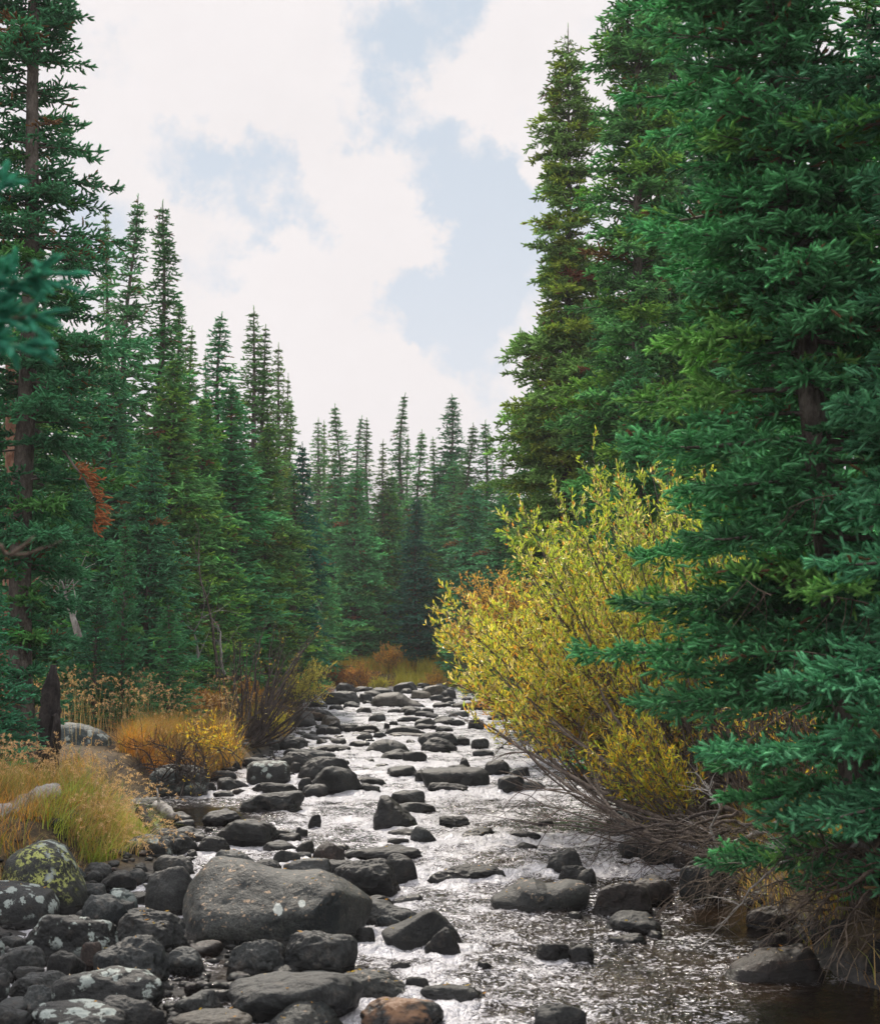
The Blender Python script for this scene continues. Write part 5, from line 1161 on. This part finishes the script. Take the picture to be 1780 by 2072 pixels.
grass_obj('grass', 'tall straw coloured grass with feathery seed heads on the left bank above the boulders', [
    (17000, lambda r: box(-5.2, -2.5, 12.4, 16.2, r, 420, nolog(bankL(.05))), .36, .006, [STR, TAN_, ORG, GRS, GRS, (.30,.33,.07), BRN, (.15,.10,.05)], .75, (.15, -.15), None),
    (2200, lambda r: box(-5.2, -2.5, 12.3, 16.0, r, 0, nolog(bankL(.05))), .52, .004, [STR, TAN_], .55, (.15, -.1), (850, .11, PL)),
    (11000, lambda r: box(-4.8, -2.85, 10.2, 13.6, r, 260, bankL(-.1)), .24, .007, [STR, GRS, ORG, BRN, (.15,.10,.05)], .9, (.15, -.3), None),
    (1500, lambda r: box(-3.3, -2.5, 12.4, 15.5, r, 60, bankL(-.1, .9)), .34, .009, [GRS, (.26,.36,.05), (.34,.38,.08)], .9, (.35, -.3), None),
    (700, lambda r: box(-3.4, -2.4, 12.5, 14.4, r, 40, bankL(-.15, .35)), .32, .006, [STR, TAN_, GRS], .9, (.35, -.4), (90, .09, PL)),
    (3000, lambda r: box(-6, -3.3, 15, 18.0, r, 110, bankL(.15)), .16, .007, [STR, BRN, GRS, ORG], .6, (0, -.1), (60, .10, PL)),
], 501)
grass_obj('sedge', 'glowing orange sedge hanging over the left bank beside the pale boulder', [
    (8500, lambda r: box(-3.95, -2.7, 19.2, 22.0, r, 160, bankL(-.05)), .42, .009, [ORG, (.50,.30,.07), (.42,.2,.05), STR, STR, GRS, BRN], .8, (.15, -.3), None),
    (2600, lambda r: box(-3.85, -2.75, 18.9, 19.8, r, 70, bankL(-.1, 1.2)), .42, .009, [ORG, (.48,.2,.04), BRN], 1.1, (.2, -.7), None),
    (700, lambda r: box(-5.5, -2.9, 19.5, 24.0, r, 0, bankL(.1)), .8, .005, [STR, TAN_], .35, (0, 0), (600, .16, PL)),
], 502, 'sedge')
grass_obj('undergrowth', 'mixed brown and green undergrowth on the forest floor of both banks', [
    (11000, lambda r: box(-16, -3.0, 17, 50, r, 700, bankL(.3, 14)), .30, .014, [GRS, BRN, STR, (.08,.14,.05), ORG], .8, (0, 0), None),
    (9000, lambda r: box(2.3, 14, 9, 48, r, 500, bankR(.3, 12)), .30, .012, [GRS, BRN, (.08,.14,.05), ORG], .8, (0, 0), None),
    (7000, lambda r: box(-5.0, -2.6, 23, 49, r, 240, bankL(-.05, 1.6)), .36, .013, [ORG, STR, GRS, BRN], .8, (.2, 0), None),
    (5000, lambda r: box(2.0, 4.6, 15, 49, r, 200, bankR(-.05, 1.6)), .32, .013, [ORG, STR, GRS, BRN], .8, (-.2, 0), None),
], 503, 'undergrowth')
grass_obj('grass', 'yellow green grass tufts along the foot of the far spruces', [
    (9000, lambda r: box(-6.5, 3.5, 49.3, 53.5, r, 260), .55, .02, [(.45,.4,.06), (.36,.38,.06), (.5,.36,.07), ORG], .5, (0, 0), None),
    (2600, lambda r: box(-1.4, .4, 48.9, 50.5, r, 60), .62, .02, [(.42,.42,.06), (.5,.46,.08)], .5, (0, 0), None)], 504)
grass_obj('grass', 'orange and green grass under the boughs of the near right spruce', [
    (9000, lambda r: box(2.5, 5.5, 8.6, 14.0, r, 300, bankR(.15, 4)), .42, .008, [STR, GRS, ORG, BRN, (.3,.36,.06)], .8, (-.15, -.1), None),
    (1600, lambda r: box(2.2, 3.0, 8.6, 13.5, r, 60, bankR(-.05, .5)), .36, .007, [BRN, STR, GRS], 1.1, (-.5, -.3), None)], 505)
# ------------------------------------------------------------------ dead wood, roots, logs
def limb(W, pts, r0, r1=.003, n=14, sides=7, rough=.04, r=None, twigs=0, tl=.25, tr=.0035):
    q = bez(pts, n); L_ = np.linalg.norm(np.diff(q, axis=0), axis=1).sum()
    q[1:] += np.stack([fbm(np.linspace(0, 4 * L_ + 1, n)[:, None] * [1, 0, 0] + r.uniform(0, 99, 3), 3, i) for i in range(3)], -1)[1:] * rough
    s = np.linspace(0, 1, n); V, F = tube(q, r1 + (r0 - r1) * (1 - s) ** .9, sides); W.add(V, F)
    for _ in range(twigs):
        f = r.uniform(.25, .98); a = np.array([np.interp(f, s, q[:, i]) for i in range(3)]); t_ = unit(q[min(n - 1, int(f * n) + 1 - 1)] - q[max(0, int(f * n) - 1)])
        d = unit(t_ + r.normal(0, .55, 3)); l = tl * r.uniform(.4, 1.2); m_ = a + d * l * .5 + r.normal(0, .05, 3) * l; e = a + d * l + r.normal(0, .15, 3) * l
        V, F = tube(bez([a, m_, e], 6), np.linspace(tr, tr * .4, 6), 4); W.add(V, F)
        if l > tl * .6:
            for _ in range(2):
                d2 = unit(d + r.normal(0, .6, 3)); V, F = tube(np.array([m_, m_ + d2 * l * .4]), [tr * .6, tr * .3], 3); W.add(V, F)
def wood_thing(name, label, cat, group, runs, matn, seed, base=None):
    r = rs(seed); W = MB()
    for kw in runs: limb(W, r=r, **kw)
    o = obj(name, W.mesh(name, M[matn], True)); tag(o, label, cat, group); return o
# washed out roots and dead boughs of the right bank: pixel tracks with their distance
def tr(*p): return [at(u, v, D) for (u, v, D) in p]
RB = [
 ('long grey root arching down from the spruce foot to the right pool', [(1780,1660,9.6),(1700,1720,9.5),(1600,1740,9.5),(1530,1790,9.6),(1470,1850,9.8)], .016, 12),
 ('pale forked dead branch hanging over the humped rock at the right edge', [(1790,1800,8.9),(1740,1830,8.9),(1715,1900,8.8),(1695,1960,8.6)], .009, 5),
 ('brown root lying level along the bank top right of the golden willow', [(1720,1690,10.4),(1600,1700,10.6),(1480,1730,11.0),(1370,1760,11.4)], .020, 9),
 ('thick brown branch with a pale broken end over the willow foot water', [(1600,1650,12.2),(1500,1700,12.2),(1400,1745,12.2),(1330,1790,12.3)], .022, 4),
 ('slim brown branch just above the broken one beside the water', [(1580,1640,12.5),(1470,1690,12.6),(1400,1750,12.6),(1310,1780,12.5)], .016, 7),
 ('curving root with many rootlets dropping to the brown pool-edge rock', [(1790,1700,9.3),(1720,1760,9.3),(1650,1800,9.3),(1590,1870,9.4)], .013, 16),
 ('grey dead bough sweeping left under the spruce skirt', [(1780,1600,9.8),(1690,1660,9.9),(1600,1680,10.2),(1500,1760,10.5)], .015, 14),
 ('matted root ending in a knot above the right blue grey rock', [(1800,1750,9.0),(1740,1780,9.1),(1690,1800,9.1),(1650,1860,9.2)], .018, 18),
 ('tip of a root dipping in the foam right of the egg shaped boulder', [(1640,1760,10.0),(1590,1780,10.2),(1530,1800,10.4),(1480,1825,10.5)], .009, 8),
 ('crooked upright dead stem between the roots and the spruce boughs', [(1470,1740,11.6),(1440,1680,11.6),(1455,1640,11.5),(1430,1590,11.6)], .012, 8),
 ('white barked dead sapling leaning on the root-side boulder', [(1462,1700,12.2),(1455,1650,12.3),(1470,1580,12.4),(1462,1530,12.4)], .011, 5),
 ('long thin branch jutting from the willow foot far over the rapids', [(1500,1710,12.6),(1380,1700,12.6),(1260,1650,12.8),(1120,1600,13.2),(1010,1560,13.6)], .014, 8),
]
for i, (lab, p_, rad, tw) in enumerate(RB):
    wood_thing('dead_branch', lab, 'dead branch', 'washed out roots and branches of the right bank', [dict(pts=tr(*p_), r0=rad, twigs=tw, tl=.32, n=20, rough=.05)], 'rootwood' if i % 3 else 'deadwood', 600 + i)
# tangled mat of fine roots, one mass
r = rs(640); W = MB()
for i in range(105):
    u, v = r.uniform(1440, 1800), 0; v = 1700 + (u - 1440) * .25 + r.uniform(-60, 120); D = 10.6 - (u - 1440) / 360 * 1.7 + r.uniform(-.2, .5)
    a = at(u, v, D); d = unit(np.array([-1, -.3, -.25]) + r.normal(0, .55, 3)); l = r.uniform(.2, .7)
    limb(W, [a, a + d * l * .5 + [0, 0, .05], a + d * l + [0, 0, -.10]], r.uniform(.003, .007), .0015, n=9, sides=4, rough=.07, r=r, twigs=3, tl=.16, tr=.0022)
tag(obj('root_mat', W.mesh('root_mat', M['rootwood'], True)), 'dense mat of fine grey roots and twigs along the right bank edge', 'roots', None, 'stuff')
# stems of the willow foot lying over the water
r = rs(650)
WF = [([(1540,1690,12.8),(1400,1650,13.0),(1250,1560,13.6),(1130,1470,14.2),(1050,1390,14.6)], 'stout bare willow stem rising left out of the root pile'),
      ([(1560,1700,12.6),(1420,1690,12.6),(1240,1610,13.2),(1080,1530,13.8),(960,1450,14.4)], 'longest bare willow stem reaching left low above the whitewater'),
      ([(1520,1720,12.3),(1400,1720,12.3),(1260,1660,12.6),(1140,1580,13.2),(1040,1500,13.8)], 'lower bare willow stem bowed close to the water'),
      ([(1500,1650,13.4),(1380,1590,13.6),(1280,1500,14.0),(1220,1400,14.4),(1190,1290,14.8)], 'dark willow stem curving upright through the middle of the golden leaves'),
      ([(1580,1720,11.9),(1470,1735,11.9),(1360,1715,12.0),(1250,1650,12.4),(1180,1570,12.8)], 'brown bowed stem crossing in front of the root-side boulder')]
for i, (p_, lab) in enumerate(WF):
    wood_thing('bare_branch', lab, 'branch', 'bare willow stems over the water', [dict(pts=tr(*p_), r0=.026, r1=.007, twigs=14, tl=.5, n=22, rough=.04, tr=.005)], 'twig', 660 + i)
for i in range(9):
    r = rs(680 + i); u0, v0, D0 = r.uniform(1440, 1600), r.uniform(1640, 1745), r.uniform(11.6, 13.2); u1, v1 = r.uniform(1020, 1330), r.uniform(1540, 1700)
    v1 = max(v1, 1700 - (1330 - u1) * .45); D1 = D0 + r.uniform(.2, 1.2)
    wood_thing('dead_branch', ('thin', 'crooked', 'grey', 'brown', 'forked', 'long', 'bent', 'slender', 'low')[i] + ' bare stick in the tangle below the golden willow, ' + ('topmost', 'reaching farthest left', 'touching the spray', 'over the dark water', 'next to the root-side boulder', 'crossing the stout stem', 'behind the bowed stem', 'under the leafy edge', 'lowest of the sticks')[i], 'dead branch', 'sticks below the golden willow', [dict(pts=[at(u0, v0, D0), at(.6 * u0 + .4 * u1, .62 * v0 + .38 * v1 + 24, .6 * D0 + .4 * D1), at(u1, v1, D1)], r0=.015, r1=.003, twigs=16, tl=.4, n=18, rough=.06, tr=.004)], 'twig_dark' if i % 2 else 'twig', 690 + i)
# fallen logs
def log(label, a, b, r0, r1, matn, seed, stubs=3, name='fallen_log'):
    r = rs(seed); W = MB(); n = 40; s = np.linspace(0, 1, n)[:, None]; q = np.array(a) * (1 - s) + np.array(b) * s + [0, 0, 0]
    V, F = tube(q, r0 + (r1 - r0) * s[:, 0], 20); k = n * 20; ax = q.repeat(20, 0); rad = V[:k] - ax
    V[:k] = ax + rad * (1 + .45 * fbm(V[:k] * [6, 6, 6] + seed, 4, seed) + .30 * fbm(V[:k] * 22, 3, seed))[:, None]
    V = np.vstack([V, q[:1]]); W.add(V, [F[0], F[1], np.array([[(j + 1) % 20, j, len(V) - 1] for j in range(20)])])
    for _ in range(stubs):
        f = r.uniform(.15, .9); c = np.array(a) * (1 - f) + np.array(b) * f; d = unit(r.normal(size=3) + [0, 0, 1.1]); V, F = tube(np.array([c, c + d * (r0 + r.uniform(.05, .2))]), [.02, .006], 6); W.add(V, F)
    o = obj(name, W.mesh(name, M[matn], True)); tag(o, label, 'log'); return o
log('silvery weathered log lying in the straw grass at the left edge', at(-60, 1690, 12.3), at(112, 1600, 13.9), .12, .075, 'deadwood', 701)
log('short dark leaning timber on the water edge below the grass', at(335, 1720, 13.3) - [0, 0, .03], at(285, 1640, 13.9), .035, .05, 'darkwood', 702, 0)
log('cracked grey driftwood stub at the corner of the left pool', at(355, 1652, 14.9), at(318, 1630, 15.2), .04, .06, 'deadwood', 703, 1)
log('thin barkless log slanting into the upper riffle from the left bank', at(680, 1454, 31), at(560, 1430, 32), .03, .07, 'rootwood', 704, 2)
log('pale dead log lying along the far left water edge', at(600, 1420, 36), at(540, 1380, 36), .05, .08, 'deadwood', 705, 1)
# burnt stump beside the left edge tree
r = rs(710); W = MB(); b = at(95, 1480, 16.6); b[2] = gz(b[0], b[1]) - .1; topz = at(105, 1345, 16.6)[2]; n = 26; s = np.linspace(0, 1, n)[:, None]
q = b * (1 - s) + np.array([b[0] + .06, b[1], topz]) * s; V, F = tube(q, .125 - .045 * s[:, 0] - .05 * smooth(.72, 1, s[:, 0]), 18); k = n * 18; ax = q.repeat(18, 0)
V[:k] = ax + (V[:k] - ax) * (1 + .5 * fbm(V[:k] * [9, 9, 3.0], 4, 3) + .3 * fbm(V[:k] * 25, 3, 5))[:, None]; W.add(V, F)
limb(W, [b + [.10, -.05, .3], b + [.13, -.1, .55], b + [.10, -.08, .68]], .06, .03, r=r, rough=.02)
tag(obj('burnt_stump', W.mesh('burnt_stump', M['darkwood'], True)), 'black charred stump standing in the seed heads on the left bank', 'stump')
# second trunk at the left edge, reddish bark
r = rs(711); W = MB(); b = at(6, 1480, 21); b[2] = gz(b[0], b[1]) - .1
limb(W, [b, b + [.05, 0, 2.5], b + [-.02, 0, 5.5]], .12, .07, n=20, sides=12, rough=.02, r=r, twigs=40, tl=.8, tr=.008)
tag(obj('dead_tree', W.mesh('dead_tree', M['bark_red'], True)), 'reddish barked bare trunk right at the left edge of the picture', 'dead tree')
# dead saplings and snag
DS = [([(440,1370,25.5),(432,1300,25.5),(425,1240,25.5),(405,1160,25.5),(400,1090,25.7)], 'tallest bent grey dead sapling behind the bare shrub', .03, 16),
      ([(455,1365,25.2),(448,1330,25.2),(447,1290,25.2),(440,1265,25.2)], 'short pale dead sapling right of the tall bent one', .028, 5),
      ([(398,1365,25.0),(400,1320,25.0),(395,1280,25.0),(408,1240,25.0)], 'white crooked dead sapling left of the tall bent one', .02, 8),
      ([(160,1290,19.5),(150,1250,19.5),(135,1215,19.5),(128,1170,19.5)], 'broken grey snag leaning behind the left edge tree', .05, 8)]
for i, (p_, lab, rad, tw) in enumerate(DS):
    wood_thing('dead_sapling', lab, 'dead sapling', 'dead saplings on the left bank', [dict(pts=tr(*p_), r0=rad, r1=.006, twigs=tw, tl=.6, rough=.05, tr=.006)], 'twig' if i == 0 else 'deadwood', 720 + i)
r = rs(730); W = MB(); b = at(630, 1340, 45); b[2] = gz(b[0], 45) - .1; t_ = at(628, 1060, 45); limb(W, [b, (b + t_) / 2, t_], .09, .01, r=r, rough=.02, n=16)
for i in range(90):
    f = r.uniform(.2, .95); c = b * (1 - f) + t_ * f; a = r.uniform(0, 6.28); d = np.array([math.cos(a), math.sin(a), -.9]); l = r.uniform(.25, .7) * (1.2 - f)
    V, F = tube(bez([c, c + d * l * .5 + [0, 0, .12], c + d * l], 6), np.linspace(.014, .005, 6), 4); W.add(V, F)
tag(obj('dead_snag', W.mesh('dead_snag', M['deadwood'], True)), 'grey dead snag with drooping bare branches at the left of the far bank', 'dead tree')

# the red dead bough of the left edge tree
left = next(o for o in bpy.data.objects if o.get('label', '').startswith('huge spruce at the left edge'))
r = rs(740); O, Dv = [], []; off = np.array(left.location); W = MB()
limb(W, [at(70, 868, 17.5), at(120, 905, 17.1), at(160, 955, 16.9), at(200, 1010, 16.7)], .022, .004, r=r, rough=.03)
for i in range(60):
    f = r.uniform(.25, 1) ; q = bez([at(120, 905, 17.1), at(165, 955, 16.9), at(195, 1015, 16.7), at(190, 1065, 16.7)], 30)[min(29, int(f * 30))]
    d = unit(np.array([.8, -.1, -.35]) + r.normal(0, .3, 3)); l = r.uniform(.08, .30) * (1.1 - .5 * f)
    for k in range(max(2, int(l / .045))): O.append(q + d * k * .045 + r.normal(0, .01, 3)); Dv.append(unit(d + r.normal(0, .35, 3)))
V, F, C = needles(np.array(O) - off, np.array(Dv), np.full(len(O), .06), r, 16, .026, .007, np.array([.36, .13, .05]) * r.uniform(.7, 1.25, (len(O), 1)))
bo = obj('dead_bough', mesh('dead_bough', V, F, M['needle'], C), left); bo['label'] = 'rust red dead bough hanging from the left edge spruce'
for i, v_ in enumerate(W.V): W.V[i] = v_ - off
obj('bough_limb', W.mesh('bough_limb', M['bark'], True), bo)

# ---- the tree beside the camera: only two boughs of it reach into the picture
e = obj('spruce_tree', None, loc=(-2.2, 2.6, 0.35)); tag(e, 'blurred near spruce at the left edge, only dark boughs and a twig in view', 'spruce tree'); base = np.array([-2.2, 2.6, .35])
r = rs(750); W = MB(); limb(W, [np.zeros(3) - [0, 0, .4], np.array([.02, 0, 1.8]), np.array([0, 0, 4.2])], .09, .05, r=r, rough=.01, sides=12)
O, Dv, C = [], [], []
def bough(pts, n, l0, r, dens=1):
    q = bez(pts, 24); limb(W, [p - base for p in pts], .012, .003, r=r, rough=.01)
    for i in range(n):
        f = r.uniform(.30, 1); c = q[min(23, int(f * 24))]; t_ = unit(q[min(23, int(f * 24) + 1)] - q[max(0, int(f * 24) - 1)])
        d = unit(t_ * .7 + r.normal(0, .5, 3) + [0, 0, .12]); l = l0 * r.uniform(.4, 1.1)
        for k in range(max(2, int(l / .018))): O.append(c + d * k * .018); Dv.append(unit(d + r.normal(0, .2, 3))); C.append(np.array([.06, .30, .19]) * r.uniform(.7, 1.3))
D_ = 3.1
bough([base + [0, 0, 1.75], at(-170, 640, D_), at(-60, 590, D_), at(95, 555, D_)], 70, .085, r)
bough([base + [0, 0, 1.70], at(-170, 720, D_), at(-50, 650, D_), at(75, 640, D_)], 70, .085, r)
bough([base + [0, 0, 1.66], at(-180, 760, D_), at(-60, 700, D_), at(50, 700, D_)], 50, .07, r)
bough([base + [0, 0, 1.95], at(-200, 450, D_), at(-90, 400, D_), at(5, 375, D_)], 30, .05, r)
V, F, Cc = needles(np.array(O) - base, np.array(Dv), np.full(len(O), .03), r, 16, .017, .0026, np.array(C)); obj('crown', mesh('crown', V, F, M['needle'], Cc), e)
for pts in ([base + [0, 0, 1.5], at(-150, 1110, 3.6), at(20, 1124, 3.8), at(85, 1112, 3.8), at(128, 1094, 3.8)], [at(20, 1124, 3.8), at(52, 1100, 3.8), at(72, 1083, 3.8)]): limb(W, [p - base for p in pts], .0065, .0016, r=r, rough=.004)
obj('trunk', W.mesh('trunk', M['rootwood'], True), e)

# ------------------------------------------------------------------ the air
# fallen leaves on rocks and water edges
r = rs(760); fl = [q for q in foot if q[2] > .35 and q[1] < 15][:80]; O, C = [], []
for i in range(220):
    q = fl[r.randint(len(fl))]; x, y = q[0] + r.uniform(-.8, .8) * q[2] / 2, q[1] + r.uniform(-.6, .9) * q[3] / 2
    O.append([x, y, 6.0]); C.append([(.5,.38,.06),(.5,.28,.05),(.42,.3,.12)][r.randint(3)])
dg = bpy.context.evaluated_depsgraph_get(); keep_ = []
for o_, c_ in zip(O, C):
    hit, loc_, nrm, _, ob, _ = sc.ray_cast(dg, Vector((o_[0], o_[1], 1.3)), Vector((0, 0, -1)))
    if hit and ob and ob.name.split('.')[0] in ('rock', 'boulder', 'cobble') and nrm.z > .75: keep_.append((np.array(loc_) + [0, 0, .004], c_))
if keep_:
    a = r.uniform(0, 6.28, len(keep_)); V, F, Cc = leaves(np.array([k[0] for k in keep_]), np.stack([np.cos(a), np.sin(a), a * 0 + .05], -1), .035, .009, np.array([k[1] for k in keep_]), r)
    tag(obj('fallen_leaves', mesh('fallen_leaves', V, F, M['leaf'], Cc)), 'yellow willow leaves fallen on the rocks', 'leaves', None, 'stuff')

# haze: thin mountain air round the whole place
V = np.array([[x, y, z] for z in (-4.5, 215.0) for y in (-310, 1812) for x in (-1512, 1512)], float)
hz = obj('haze', mesh('haze', V, np.array([[0, 2, 3, 1], [4, 5, 7, 6], [0, 1, 5, 4], [2, 6, 7, 3], [0, 4, 6, 2], [1, 3, 7, 5]])))
m, t, o = mat('thin_air'); hz.data.materials.append(m)
pv = N(t, 'ShaderNodeVolumePrincipled'); pv.inputs['Color'].default_value = (.86, .86, .90, 1); pv.inputs['Density'].default_value = .0008; pv.inputs['Anisotropy'].default_value = .1
L(t, pv.outputs[0], o.inputs['Volume']); tag(hz, kind='stuff', label='pale haze veiling the far mountain', cat='haze')
sc.cycles.volume_bounces = 0
